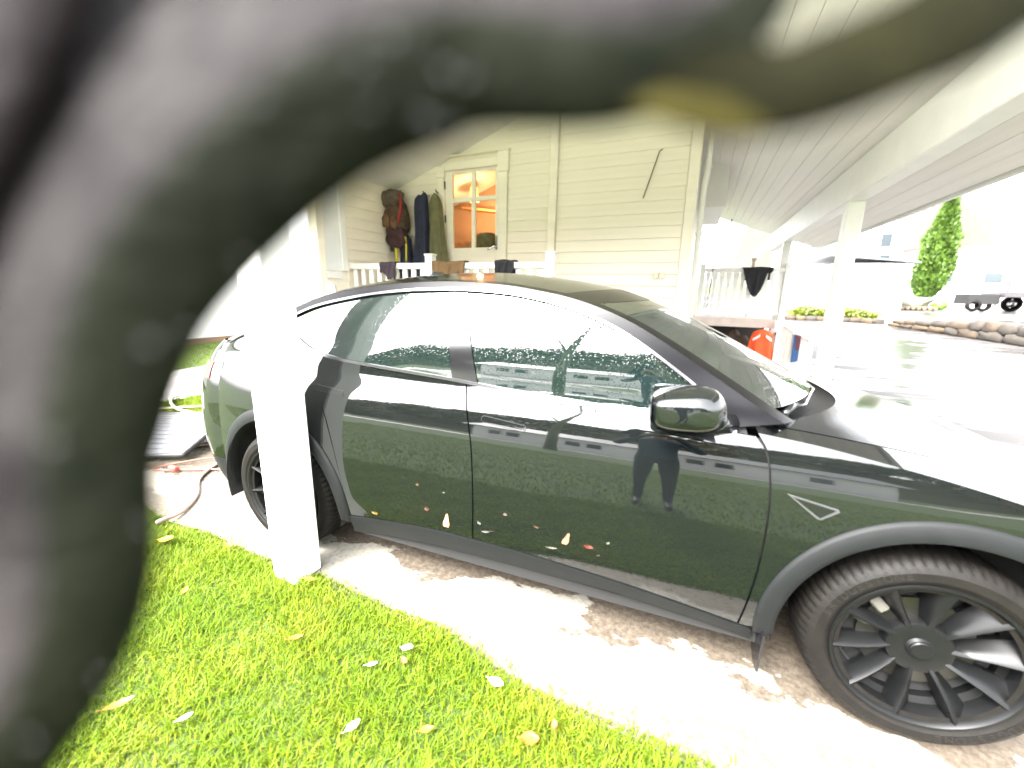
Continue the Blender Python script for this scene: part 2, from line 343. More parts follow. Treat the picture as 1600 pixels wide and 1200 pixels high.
# left flank of the porch
mb = MB(); mb.box(XC-.14, XC-.02, 1.38, YW+.018, 0, 4.2); wl = mb.build('porch_side_wall', cream, hs_)
siding(wl, 1.84, YW-.01, ZS, 'y', XC)
mb = MB(); mb.bbox(XC-.02, XC+.022, 1.36, 1.47, .02, 4.1); mb.build('corner_board', cream, hs_)
mb = MB(); mb.bbox(XC-.018, XC+.03, 1.73, 1.83, 1.72, 3.2); mb.bbox(XC-.018, XC+.03, 1.475, 1.728, 1.62, 1.715); wf = mb.build('window_casing', white, hs_)
mb = MB(); mb.box(XC-.018, XC+.002, 1.478, 1.727, 1.72, 3.2); mb.build('pane', mat('bright_pane', (.75, .76, .76), .06), wf)
# ---- the glazed door
mb = MB()
for a, b, z0, z1 in ((-4.363, -4.27, 1.0, 3.05), (-3.40, -3.277, 1.0, 3.05)): mb.bbox(a, b, YW-.04, YW+.05, z0, z1)
mb.bbox(-4.385, -4.25, YW-.05, YW+.05, 3.052, 3.19); mb.bbox(-3.42, -3.255, YW-.05, YW+.05, 3.052, 3.30); mb.bbox(-4.248, -3.422, YW-.035, YW+.05, 3.135, 3.25); mb.bbox(-4.40, -3.24, YW-.065, YW+.04, 3.302, 3.325)
mb.build('door_casing', cream, hs_)
mb = MB(); GX0, GX1, GZ0, GZ1 = -4.14, -3.457, 2.095, 3.086
mb.bbox(-4.262, GX0, YW-.012, YW+.035, 1.03, 3.13, .004); mb.bbox(GX1, -3.408, YW-.012, YW+.035, 1.03, 3.13, .004)
mb.bbox(GX0+.001, GX1-.001, YW-.012, YW+.035, GZ1, 3.13, .004); mb.bbox(GX0+.001, GX1-.001, YW-.012, YW+.035, 1.85, GZ0, .004); mb.box(GX0+.001, GX1-.001, YW-.002, YW+.025, 1.03, 1.85)
door = mb.build('door', cream, hs_)
mb = MB(); mb.bbox(-3.834, -3.772, YW-.010, YW+.032, GZ0+.001, GZ1-.001, .004); mb.bbox(GX0+.001, -3.835, YW-.008, YW+.03, 2.714, 2.775, .004); mb.bbox(-3.771, GX1-.001, YW-.008, YW+.03, 2.714, 2.775, .004); mb.build('glazing_bars', cream, door)
for a, b in ((GX0, -3.834), (-3.772, GX1)):
    for c, d in ((GZ0, 2.714), (2.775, GZ1)):
        mb = MB(); mb.box(a+.001, b-.001, YW+.012, YW+.016, c+.001, d-.001); mb.build('pane', house_glass, door)
mb = MB(); mb.bbox(-3.452, -3.415, YW-.022, YW-.013, 2.06, 2.25, .004); mb.tube([(-3.434, YW-.02, 2.10), (-3.434, YW-.065, 2.10), (-3.445, YW-.072, 2.10), (-3.54, YW-.07, 2.06)], .011, 8); mb.build('handle', chrome, door, smooth=True, auto=40)
for z in (2.95, 2.5, 1.4):
    mb = MB(); mb.lathe([(.001, -.05), (.012, -.05), (.012, .05), (.001, .05)], 10, 'z', (-4.262, YW-.02, z)); mb.build('hinge', steel, door)
# ---- the lit hallway behind the door
mb = MB(); warm = mat('warm_wall', (.42, .27, .17), .7, var=.25, scale=3); y1 = YW+1.5
mb.box(-5.8, -3.2, y1, y1+.05, 1.0, 3.6); mb.box(-5.85, -5.8, YW+.15, y1, 1.0, 3.6); mb.box(-3.2, -3.15, YW+.15, y1, 1.0, 3.6); mb.box(-5.8, -3.2, YW+.15, y1, .95, 1.0); mb.box(-5.8, -3.2, YW+.15, y1, 3.6, 3.65)
mb.build('hallway', warm, hs_)
mb = MB(); Mx = Matrix.Translation((-4.42, y1-.14, 2.86)) @ Matrix.Rotation(R(8), 4, 'Y'); mb.bbox(-.32, .36, -.13, .13, -.018, .018, .003, Mx)
single(mb, 'wall_shelf', mat('shelf_pine', (.62, .24, .09), .5, var=.2, scale=6), 'orange wooden shelf seen through the right half of the door', 'shelf', (-4.42, y1-.14, 2.86))
lm = thing('hall_lamp', 'small glowing yellow lamp inside behind the upper door pane', 'lamp', (-4.36, y1-.5, 3.0))
mb = MB(); mb.lathe([(.02, .13), (.06, .12), (.085, -.10), (.08, -.10), (.055, .11), (.02, .125)], 20, 'z', (-4.36, y1-.5, 3.03)); mb.build('lamp_shade', mat('lamp_glow', (.9, .7, .3), .5, emit=(1, .66, .2, .12)), lm, smooth=True)
mb = MB(); mb.tube([(-4.36, y1-.5, 3.15), (-4.36, y1-.5, 3.6)], .006, 6); mb.build('cord', dark_m, lm)
pdt = bpy.data.lights.new('hall_bulb', 'POINT'); pdt.energy = 2.4; pdt.color = (1, .58, .28); pdt.shadow_soft_size = .05
po = bpy.data.objects.new('hall_bulb', pdt); COL.objects.link(po); po.parent = lm; po.location = (.1, -.05, -.22)
def lump(mb, c, rx, ry, rz, n=20, m=12, amp=.12, seed=0, pw=1.):
    rn = random.Random(seed); ph = [(rn.uniform(0, 6), rn.uniform(0, 6), rn.uniform(1, 4), rn.uniform(1, 4)) for _ in range(5)]; rows = []
    for i in range(m+1):
        t = PI*i/m; row = []
        for k in range(n):
            a = 2*PI*k/n; d = Vector((math.sin(t)*math.cos(a), math.sin(t)*math.sin(a), math.cos(t)))
            s = 1+amp*sum(math.sin(p+d.x*f*2.2)*math.cos(q+d.z*g*2.2+d.y*f) for p, q, f, g in ph)/2.2
            sg = lambda u: math.copysign(abs(u)**pw, u)
            row.append((c[0]+rx*sg(d.x)*s, c[1]+ry*sg(d.y)*s, c[2]+rz*sg(d.z)*s))
        rows.append(row)
    mb.grid(rows, close=True); return mb
mb = MB(); lump(mb, (-3.78, YW+.32, 2.20), .17, .12, .14, amp=.15, seed=4, pw=.8)
single(mb, 'duffel_bag', mat('sage_cloth', (.16, .19, .12), .85, var=.3, scale=14, bump=.4, bscale=30), 'sage green bag behind the lower right door pane', 'bag', (-3.78, YW+.32, 2.07), smooth=True)
mb = MB(); lump(mb, (-4.16, YW+.42, 2.15), .16, .1, .09, amp=.2, seed=9, pw=.8)
single(mb, 'folded_cloth', mat('ochre_cloth', (.45, .26, .12), .85, var=.3, scale=14, bump=.4, bscale=30), 'ochre bundle of cloth behind the lower left door pane', 'cloth', (-4.16, YW+.42, 2.07), smooth=True)
mb = MB(); mb.bbox(-4.5, -3.4, YW+.18, YW+.65, 2.035, 2.065); mb.box(-4.25, -4.21, YW+.33, YW+.37, 1.0, 2.034); mb.box(-3.39, -3.35, YW+.33, YW+.37, 1.0, 2.034); mb.box(-4.25, -4.21, YW+.58, YW+.62, 1.0, 2.034); mb.box(-3.39, -3.35, YW+.58, YW+.62, 1.0, 2.034)
single(mb, 'hall_counter', mat('bench_wood', (.4, .22, .1), .5), 'wooden counter behind the door under the green bag', 'counter', (-3.8, YW+.5, 1.0))
# wall odds and ends
mb = MB(); mb.tube([(-1.335, YW-.03, 3.105), (-1.365, YW-.03, 3.09), (-1.43, YW-.03, 2.86), (-1.505, YW-.03, 2.60)], .007, 6)
single(mb, 'bare_stick', mat('bark_stick', (.22, .16, .10), .8), 'thin brown stick hanging slanted on the clapboards right of the board joint', 'stick', (-1.5, YW-.03, 2.6))
mb = MB(); mb.bbox(-1.31, -1.25, YW-.04, YW-.012, 1.68, 1.76, .006); mb.bbox(-1.245, -1.185, YW-.04, YW-.012, 1.68, 1.76, .006)
single(mb, 'wall_socket', mat('socket_plastic', (.68, .64, .52), .4), 'pair of small cream sockets low on the clapboard wall', 'socket', (-1.25, YW, 1.68))
dp = thing('downpipe', 'white rain pipe with brackets at the right corner of the clapboard wall', 'pipe', (-.86, YW+.12, 0))
mb = MB(); mb.tube([(-.86, YW+.1, .1), (-.86, YW+.1, 2.7), (-.84, YW+.1, 2.85), (-.84, YW+.16, 3.3)], .032, 12); mb.build('pipe', white, dp, smooth=True)
for z in (1.2, 2.2, 2.9):
    mb = MB(); mb.lathe([(.037, -.012), (.041, -.012), (.041, .012), (.037, .012)], 12, 'z', (-.86 if z < 2.8 else -.84, YW+.1, z)); mb.build('bracket', white, dp)
# ================================================================== the car (x forward, right side at y < 0)
PZ = [.2, .28, .35, .45, .6, .8, .9, 1.0, 1.1, 1.18, 1.3, 1.4, 1.5, 1.62]; PY = [.88, .914, .934, .951, .958, .949, .936, .911, .869, .862, .838, .805, .760, .69]
WX = [-3.95, -3.85, -3.7, -3.55, -3.3, -3.0, -2.6, -1.6, -.5, 0, .3, .55, .7, .8, .86]; WY = [.45, .62, .80, .88, .95, .985, 1, 1, .995, 1.0, .985, .925, .84, .72, .55]
# smooth tables (cubic resampled) keep the reflections clean
_zt = np.linspace(.1, 1.7, 321); _pt = np.array([pch(PZ, PY, z) for z in _zt])
for _ in range(14): _pt[1:-1] = .25*_pt[:-2]+.5*_pt[1:-1]+.25*_pt[2:]
_xt = np.linspace(-4, .9, 246); _wt = np.array([pch(WX, WY, x) for x in _xt])
for _ in range(30): _wt[1:-1] = .25*_wt[:-2]+.5*_wt[1:-1]+.25*_wt[2:]
def S(x, z):
    s = float(np.interp(z, _zt, _pt)*np.interp(x, _xt, _wt))
    k = ss(1.1, 1.25, z)
    s *= 1-k*.10*min(1.48, max(0, (-2.0-x)/1.3)**1.5 if x < -2 else 0)
    s *= 1-k*.05*ss(-1.0, -.5, x)
    return s
car = thing('parked_car', 'glossy black electric car parked on the concrete under the carport', 'car', (-1.45, 0, 0), house=False)
def side(x, z, off=0., sgn=-1): return (x, sgn*(S(x, z)+off), z)
def patch(name, m, B, T, L, Rr, nu=40, nv=24, off=0., parent=None, both=True, thick=.012):
    rows = coons(B, T, L, Rr, nu, nv); out = []
    for sgn in ((-1, 1) if both else (-1,)):
        mb = MB(); P = [[side(p[0], p[1], off, sgn) for p in r] for r in rows]; mb.grid(P, flip=sgn > 0)
        # turned-in rim so that gaps read as gaps
        n0, n1 = len(P), len(P[0]); ring = [(0, j) for j in range(n1)] + [(i, n1-1) for i in range(1, n0)] + [(n0-1, j) for j in range(n1-2, -1, -1)] + [(i, 0) for i in range(n0-2, 0, -1)]
        q = [rows[i][j] for i, j in ring]; o = [side(p[0], p[1], off, sgn) for p in q]; inn = [side(p[0], p[1], off-thick, sgn) for p in q]; k = len(q)
        mb.add(o+inn, [(i, (i+1) % k, k+(i+1) % k, k+i) for i in range(k)])
        me = mb.build(name, m, parent or car, smooth=True, fix=False); me.data.set_sharp_from_angle(angle=R(50)); out.append(me)
    return out
SILLT = [(-.545, .285), (-.9, .335), (-1.31, .368), (-1.65, .378), (-1.97, .370), (-2.39, .325)]
def sillz(x): return pch([p[0] for p in SILLT[::-1]], [p[1] for p in SILLT[::-1]], x)
BELT = [(-2.861, 1.328), (-2.822, 1.279), (-2.767, 1.238), (-2.648, 1.190), (-2.505, 1.164), (-2.335, 1.149), (-2.176, 1.139), (-1.956, 1.127), (-1.737, 1.113), (-1.503, 1.095), (-1.222, 1.080), (-.972, 1.067), (-.834, 1.059), (-.64, 1.047)]
WTOP = [(-2.861, 1.342), (-2.666, 1.411), (-2.494, 1.449), (-2.253, 1.487), (-2.03, 1.507), (-1.823, 1.513), (-1.595, 1.503), (-1.412, 1.477), (-1.268, 1.442), (-1.104, 1.381), (-.999, 1.326), (-.875, 1.246), (-.779, 1.177), (-.687, 1.097), (-.64, 1.056)]
RAIL = [(-2.895, 1.372), (-2.679, 1.448), (-2.509, 1.490), (-2.267, 1.525), (-2.043, 1.543), (-1.834, 1.548), (-1.604, 1.537), (-1.419, 1.512), (-1.274, 1.484), (-1.137, 1.442), (-1.006, 1.386), (-.858, 1.303), (-.718, 1.216), (-.588, 1.136), (-.497, 1.084)]
def beltz(x): return pch([p[0] for p in BELT[3:]], [p[1] for p in BELT[3:]], x)
def topz(x): return pch([p[0] for p in WTOP], [p[1] for p in WTOP], x)
FD = [(-.545, .29), (-.522, .535), (-.515, .738), (-.522, .876), (-.540, .981), (-.575, 1.045)]
BC = [(-1.655, .38), (-1.648, .596), (-1.662, .833), (-1.70, 1.0), (-1.725, 1.105)]
RC = [(-2.392, .327), (-2.405, .503), (-2.446, .709), (-2.512, .9), (-2.625, 1.022), (-2.745, 1.134), (-2.79, 1.238)]
g = .0035
def sh(c, dx): return [(p[0]+dx, p[1]) for p in c]
blt = lambda a, b, n=16: [(lerp(a, b, i/n), beltz(lerp(a, b, i/n))-.012) for i in range(n+1)]
sil = lambda a, b, n=16: [(lerp(a, b, i/n), sillz(lerp(a, b, i/n))+.004) for i in range(n+1)]
L = sh(BC, g); Rr = sh(FD, -g); L[0] = (L[0][0], sillz(L[0][0])+.004); L[-1] = (L[-1][0], beltz(L[-1][0])-.012); Rr[0] = (Rr[0][0], sillz(Rr[0][0])+.004); Rr[-1] = (Rr[-1][0], beltz(Rr[-1][0])-.012)
fdoors = patch('front_door', paint_black, sil(L[0][0], Rr[0][0]), blt(L[-1][0], Rr[-1][0]), L, Rr, 60, 44)
L = sh(RC[:-1], g)+[(-2.775, 1.225)]; Rr = sh(BC, -g); L[0] = (L[0][0], sillz(L[0][0])+.004); Rr[0] = (Rr[0][0], sillz(Rr[0][0])+.004); Rr[-1] = (Rr[-1][0], beltz(Rr[-1][0])-.012)
top_r = [L[-1], (-2.648, 1.178), (-2.505, 1.152)] + blt(-2.335, Rr[-1][0])
rdoors = patch('rear_door', paint_black, sil(L[0][0], Rr[0][0]), top_r, L, Rr, 60, 44)
# front fender over the arch
RO, RI, WZ = .500, .432, .356
arc = lambda cx_, r, a0, a1, n: [(cx_+r*math.cos(R(lerp(a0, a1, i/n))), WZ+r*math.sin(R(lerp(a0, a1, i/n)))) for i in range(n+1)]
zsh_x = [-.62, -.4, -.2, 0, .2, .4, .55]; zsh_y = [1.048, 1.028, .998, .962, .915, .86, .81]
def zsh(x): return pch(zsh_x, zsh_y, x)
L = sh(FD, g); L[-1] = (-.572, zsh(-.572))
patch('front_fender', paint_black, [L[0]]+arc(0, RO+.001, 187, 5, 40), [(lerp(-.572, .52, i/20), zsh(lerp(-.572, .52, i/20))) for i in range(21)], L, [(.499, .40), (.505, .6), (.52, zsh(.52))], 70, 40)
# rear quarter
L = sh(RC, -g); L[-1] = (-2.795, 1.24)
patch('rear_quarter', paint_black, [(-2.392-g, .33)]+arc(-2.89, RO+.001, -3, 178, 40)[::1], [(-2.795, 1.24), (-2.83, 1.27), (-2.872, 1.328), (-2.90, 1.366), (-3.1, 1.305), (-3.3, 1.225), (-3.40, 1.18)], L, [(-3.39, .376), (-3.40, .7), (-3.41, 1.0), (-3.40, 1.18)], 70, 44)
# rails above the windows (bright black), glass, pillars
wt = [p for p in WTOP]; patch('window_rail', mat('rail_black', (.004, .004, .005), .32, ior=1.22), wt, RAIL, [wt[0], RAIL[0]], [wt[-1], RAIL[-1]], 90, 5, .004)
patch('window_strip', mat('satin_strip', (.16, .16, .17), .25, metal=1), [(x, topz(x)-.004) for x in np.linspace(-2.85, -.66, 60)], [(x, topz(x)+.008) for x in np.linspace(-2.85, -.66, 60)], [(-2.85, topz(-2.85)-.004), (-2.85, topz(-2.85)+.008)], [(-.66, topz(-.66)-.004), (-.66, topz(-.66)+.008)], 80, 3, .010)
patch('belt_strip', mat('satin_strip', (.16, .16, .17), .25, metal=1), [(x, z-.010) for x, z in BELT], [(x, z+.004) for x, z in BELT], [(BELT[0][0], BELT[0][1]-.010), (BELT[0][0], BELT[0][1]+.004)], [(-.64, 1.037), (-.64, 1.051)], 90, 3, .006)
bz = lambda a, b, n=14: [(lerp(a, b, i/n), beltz(lerp(a, b, i/n))) for i in range(n+1)]
tz = lambda a, b, n=14: [(lerp(a, b, i/n), topz(lerp(a, b, i/n))) for i in range(n+1)]
patch('front_window', car_glass, bz(-1.667, -.83), tz(-1.772, -.795), [(-1.667, beltz(-1.667)), (-1.772, topz(-1.772))], [(-.83, beltz(-.83)), (-.795, topz(-.795))], 40, 24, -.006)
patch('mirror_sail', trim_black, bz(-.826, -.64, 6), tz(-.791, -.64, 6), [(-.826, beltz(-.826)), (-.791, topz(-.791))], [(-.64, 1.047), (-.64, 1.056)], 12, 10, 0)
patch('door_pillar', trim_black, bz(-1.796, -1.670, 4), tz(-1.87, -1.775, 4), [(-1.796, beltz(-1.796)), (-1.87, topz(-1.87))], [(-1.670, beltz(-1.670)), (-1.775, topz(-1.775))], 8, 16, -.002)
patch('rear_window', car_glass, BELT[:7]+bz(-2.0, -1.80, 4), WTOP[:4]+tz(-2.03, -1.874, 4), [BELT[0], (-2.864, 1.335), WTOP[0]], [(-1.80, beltz(-1.80)), (-1.874, topz(-1.874))], 50, 24, -.006)
# sill and arch cladding
patch('sill_cladding', plastic, [(-2.40, .205), (-2.2, .245), (-1.8, .285), (-1.46, .297), (-1.17, .292), (-.9, .275), (-.66, .25), (-.49, .222)], [(p[0], p[1]) for p in SILLT[::-1]][:-1]+[(-.50, .278)], [(-2.40, .205), (-2.392, .325)], [(-.49, .222), (-.50, .278)], 60, 6, .006)
for cx_, nm in ((0, 'front_arch'), (-2.89, 'rear_arch')):
    for sgn in (-1, 1):
        mb = MB(); a0, a1 = (-6, 189) if cx_ == 0 else (-9, 186); rows = []
        for r, off in ((RO+.002, -.010), (RO, .006), (RO-.012, .012), (RI+.02, .016), (RI+.004, .012), (RI, 0), (RI, -.05)):
            row = []
            for i in range(61):
                a = R(lerp(a0, a1, i/60)); x, z = cx_+r*math.cos(a), WZ+r*math.sin(a)
                row.append(side(x, max(z, .26), off, sgn))
            rows.append(row)
        mb.grid(rows, flip=sgn > 0); mb.build('arch_cladding', plastic, car, smooth=True, auto=60)
        mb = MB(); rows = []
        for y in (.93, .60):
            rows.append([(cx_+(RI+.01)*math.cos(R(lerp(-15, 195, i/40))), sgn*y, WZ+(RI+.01)*math.sin(R(lerp(-15, 195, i/40)))) for i in range(41)])
        mb.grid(rows); mb.add([(cx_-.44, sgn*.6, .2), (cx_+.44, sgn*.6, .2), (cx_+.44, sgn*.6, .82), (cx_-.44, sgn*.6, .82)], [(0, 1, 2, 3)]); mb.build('wheel_well', dark_m, car)
# inner hull closes the gaps, floor
for sgn in (-1, 1):
    mb = MB(); xs_ = np.linspace(-3.35, .48, 150); rows = []
    zl = []
    for x in xs_:
        z = .25
        for c in (0, -2.89):
            if abs(x-c) < RO-.02: z = max(z, WZ+math.sqrt((RO-.02)**2-(x-c)**2))
        zl.append(z)
    ztop = [min(1.10 if x > -2.6 else 1.16, (zsh(x) if x > -.6 else 9)-.02) for x in xs_]
    mb.grid([[side(x, lerp(zl[i], ztop[i], v/8), -.022, sgn) for i, x in enumerate(xs_)] for v in range(9)]); mb.build('inner_panel', dark_m, car)
mb = MB(); mb.box(-3.6, .6, -.59, .59, .19, .24); mb.box(-2.42, -.47, -.88, -.59, .2, .25); mb.box(-2.42, -.47, .59, .88, .2, .25); mb.build('floor_pan', dark_m, car)
# roof, windscreen and tailgate glass, lofted from the rails
RAILX = [(-.497, 1.084), (-.588, 1.136), (-.718, 1.216), (-.858, 1.303), (-1.006, 1.386), (-1.137, 1.442), (-1.274, 1.484), (-1.419, 1.512), (-1.604, 1.537), (-1.834, 1.548), (-2.043, 1.543), (-2.267, 1.525), (-2.509, 1.490), (-2.679, 1.448), (-2.895, 1.372), (-3.1, 1.295), (-3.3, 1.212), (-3.45, 1.145)]
CENX = [(-.17, 1.062), (-.29, 1.130), (-.47, 1.225), (-.66, 1.322), (-.86, 1.412), (-1.03, 1.478), (-1.19, 1.530), (-1.37, 1.566), (-1.58, 1.596), (-1.83, 1.614), (-2.05, 1.612), (-2.29, 1.597), (-2.55, 1.566), (-2.74, 1.530), (-2.98, 1.465), (-3.23, 1.385), (-3.47, 1.290), (-3.66, 1.20)]
NR = 86
_rl = resample(RAILX, NR); _cl = resample(CENX, NR)
def shell(i, q):
    xr_, zr_ = _rl[i]; xc_, zc_ = _cl[i]; yr_ = S(xr_, zr_)+.004; a = abs(q)
    return (xr_+(xc_-xr_)*(1-a**2.0), q*yr_, zr_+(zc_-zr_)*(1-a**2.3))
def shellpart(name, m, i0, i1, q0, q1, dz=0., nq=40):
    mb = MB(); mb.grid([[(lambda p: (p[0], p[1], p[2]+dz))(shell(i, lerp(q0, q1, k/nq))) for k in range(nq+1)] for i in range(i0, i1+1)], flip=True)
    return mb.build(name, m, car, smooth=True, fix=False)
def idx(x): return min(range(NR), key=lambda i: abs(_rl[i][0]-x))
iw, ir = idx(-1.27), idx(-2.70)
frit = mat('black_frit', (.004, .004, .004), .2, ior=1.2)
shellpart('windscreen', screen_glass, 2, iw-2, -.93, .93)
for s in (-1, 1): shellpart('screen_pillar', frit, 0, iw, s*.93, s*1.0, .001, 6)
shellpart('screen_header', frit, iw-2, iw+2, -.93, .93, .001)
wet_roof = mat('wet_roof_glass', (.010, .011, .010), .07, ior=2.0, bump=.05, bscale=140)
shellpart('roof_glass', wet_roof, iw+2, ir, -.93, .93)
for s in (-1, 1): shellpart('roof_side', frit, iw, ir, s*.93, s*1.0, .001, 4)
shellpart('tailgate', paint_black, ir, NR-1, -1, 1)
shellpart('rear_glass', car_glass, ir+3, NR-10, -.84, .84, .006)
mb = MB(); mb.grid([[(shell(NR-1, q)[0]+dx, shell(NR-1, q)[1], shell(NR-1, q)[2]+dz) for q in np.linspace(-.9, .9, 31)] for dx, dz in ((.06, .012), (-.03, .018), (-.06, .008), (-.05, -.015), (.04, -.03))]); mb.build('spoiler', paint_black, car, smooth=True, auto=50)
# bonnet and fender tops
zc_x = [-.40, -.17, .1, .35, .6, .78]; zc_y = [1.075, 1.055, 1.005, .94, .85, .74]
def TOP(x, y):
    ys = S(x, zsh(x) if x < .55 else zsh(.55)-(x-.55)*.75); zs = zsh(x) if x < .55 else zsh(.55)-(x-.55)*.75; zc = pch(zc_x, zc_y, x); q = min(1, abs(y)/ys)
    return zs+(zc-zs)*(1-q**2.6)
def HY(x): return pch([-.6, -.3, 0, .4, .8], [.80, .785, .755, .70, .60], x)
for s in (-1, 1):
    mb = MB(); mb.grid([[(x, s*lerp(S(x, zsh(x)), HY(x)+.003, v/10), TOP(x, lerp(S(x, zsh(x)), HY(x)+.003, v/10))) for v in range(11)] for x in np.linspace(-.572, .52, 40)], flip=s > 0); mb.build('fender_top', paint_black, car, smooth=True, fix=False)
def cowlx(y): return -.15-.42*(abs(y)/.80)**2.2
mb = MB(); rows = []
for v in range(36):
    row = []
    for k in range(61):
        yy = lerp(-1, 1, k/60); x1 = .80-.20*abs(yy)**2.5; t = v/35; x = lerp(-.3, x1, t)
        for _ in range(8): y_ = yy*(HY(x)-.003); x = lerp(cowlx(y_)+.02, x1, t)
        row.append((x, y_, TOP(x, y_)+.001))
    rows.append(row)
mb.grid(rows, flip=True); mb.build('bonnet', mat('bonnet_paint', (.006, .007, .008), .06, ior=1.6, bump=.06, bscale=160), car, smooth=True)
mb = MB(); mb.grid([[(cowlx(y_)+.03-.14*t, y_, TOP(max(-.57, cowlx(y_)+.02), y_)-.004-.012*math.sin(PI*t)) for y_ in np.linspace(-.79, .79, 41)] for t in np.linspace(0, 1, 7)]); mb.build('cowl', mat('cowl_plastic', (.004, .004, .004), .5, ior=1.2, bump=.3, bscale=80), car, smooth=True)
# nose and tail
def endcap(name, x0, Lf, zs, sg, m):
    mb = MB(); rows = []
    for z in zs:
        ys = S(x0, z); Lz = Lf(z); row = []
        for k in range(49):
            th = lerp(-PI/2, PI/2, k/48); row.append((x0+sg*Lz*abs(math.cos(th))**.75, ys*math.copysign(abs(math.sin(th))**.62, th), z-(.085*(z-.22)/.59*abs(math.cos(th))**.6 if sg > 0 else 0)))
        rows.append(row)
    mb.grid(rows, flip=sg > 0); return mb.build(name, m, car, smooth=True)
endcap('front_bumper', .515, lambda z: pch([.22, .35, .55, .7, .81], [.26, .33, .345, .31, .27], z), np.linspace(.22, .81, 24), 1, paint_black)
endcap('rear_bumper', -3.39, lambda z: pch([.3, .45, .65, .85, 1.0, 1.15], [.36, .42, .47, .45, .40, .26], z), np.linspace(.46, 1.18, 30), -1, paint_black)
endcap('bumper_cladding', -3.388, lambda z: pch([.25, .35, .46], [.28, .36, .42], z), np.linspace(.25, .458, 8), -1, plastic)
for s in (-1, 1):
    mb = MB(); rows = []
    for z in np.linspace(.955, 1.055, 8):
        ys = S(-3.39, z); Lz = pch([.3, .45, .65, .85, 1.0, 1.15], [.36, .42, .47, .45, .40, .26], z)+.004; row = []
        for k in range(20):
            th = s*lerp(.55, 1.43, k/19); row.append((-3.39-Lz*abs(math.cos(th))**.75, (ys+.004)*math.copysign(abs(math.sin(th))**.62, th), z))
        rows.append(row)
    mb.grid(rows); mb.build('tail_light', mat('red_lens', (.45, .03, .02), .08, ior=1.6), car, smooth=True)
    mb = MB(); mb.grid([[(.515+(pch([.22, .35, .55, .7, .81], [.26, .33, .345, .31, .27], z)+.004)*abs(math.cos(th))**.75, (S(.515, z)+.004)*s*abs(math.sin(th))**.62, z-.085*(z-.22)/.59*abs(math.cos(th))**.6) for th in np.linspace(.75, 1.5, 16)] for z in np.linspace(.71, .80, 6)]); mb.build('headlight', mat('lamp_lens', (.10, .105, .11), .05), car, smooth=True)
rows = [[], [], [], []]
for th in np.linspace(-PI/2, PI/2, 61):
    bx_, by_, bz_ = .515+.27*abs(math.cos(th))**.75, S(.515, .81)*math.copysign(abs(math.sin(th))**.62, th), .81-.085*abs(math.cos(th))**.6
    yi = by_*.97; yy = min(1, abs(yi)/(HY(.65)-.003)); xi = .80-.20*yy**2.5 if yy < 1 else .515; xi = min(xi, bx_-.004)
    for k in range(4): t = k/3; x_ = lerp(xi-.01, bx_, t); rows[k].append((x_, lerp(yi, by_, t), lerp(TOP(xi-.01, yi)-.004, bz_, t)))
mb = MB(); mb.grid(rows); mb.build('nose_panel', paint_black, car, smooth=True)
# door handles, fender camera, charge marks
def decal(name, m, poly, off, parent, depth=.004):
    for sgn, p in ((-1, parent[0]), (1, parent[1])):
        mb = MB(); n = len(poly); mb.add([side(x, z, off, sgn) for x, z in poly]+[side(x, z, off-depth, sgn) for x, z in poly], [tuple(range(n)), tuple(range(n, 2*n))[::-1]]+[(i, (i+1) % n, n+(i+1) % n, n+i) for i in range(n)]); mb.build(name, m, p)
def capsule(x0, z0, x1, z1, h, n=8):
    d = Vector((x1-x0, z1-z0)); a = math.atan2(d.y, d.x); out = []
    for c, b in (((x1, z1), -PI/2), ((x0, z0), PI/2)):
        for k in range(n+1): t = a+b+PI*k/n; out.append((c[0]+h*math.cos(t), c[1]+h*math.sin(t)))
    return out
for ds, pts in ((fdoors, (-1.61, .967, -1.43, .950)), (rdoors, (-2.58, 1.008, -2.40, .992))):
    decal('handle_recess', dark_m, capsule(*pts, .0145), .0006, ds); decal('handle', paint_black, capsule(*pts, .012), .003, ds)
fc = [car, car]
decal('badge_rim', mat('badge_silver', (.06, .06, .062), .3, metal=.3), [(-.470, .860), (-.324, .835), (-.319, .828), (-.365, .792), (-.378, .792)], .006, fc, .008)
decal('badge_lens', mat('badge_dark', (.006, .007, .006), .15, ior=1.45), [(-.452, .853), (-.331, .8315), (-.371, .798)], .008, fc, .004)
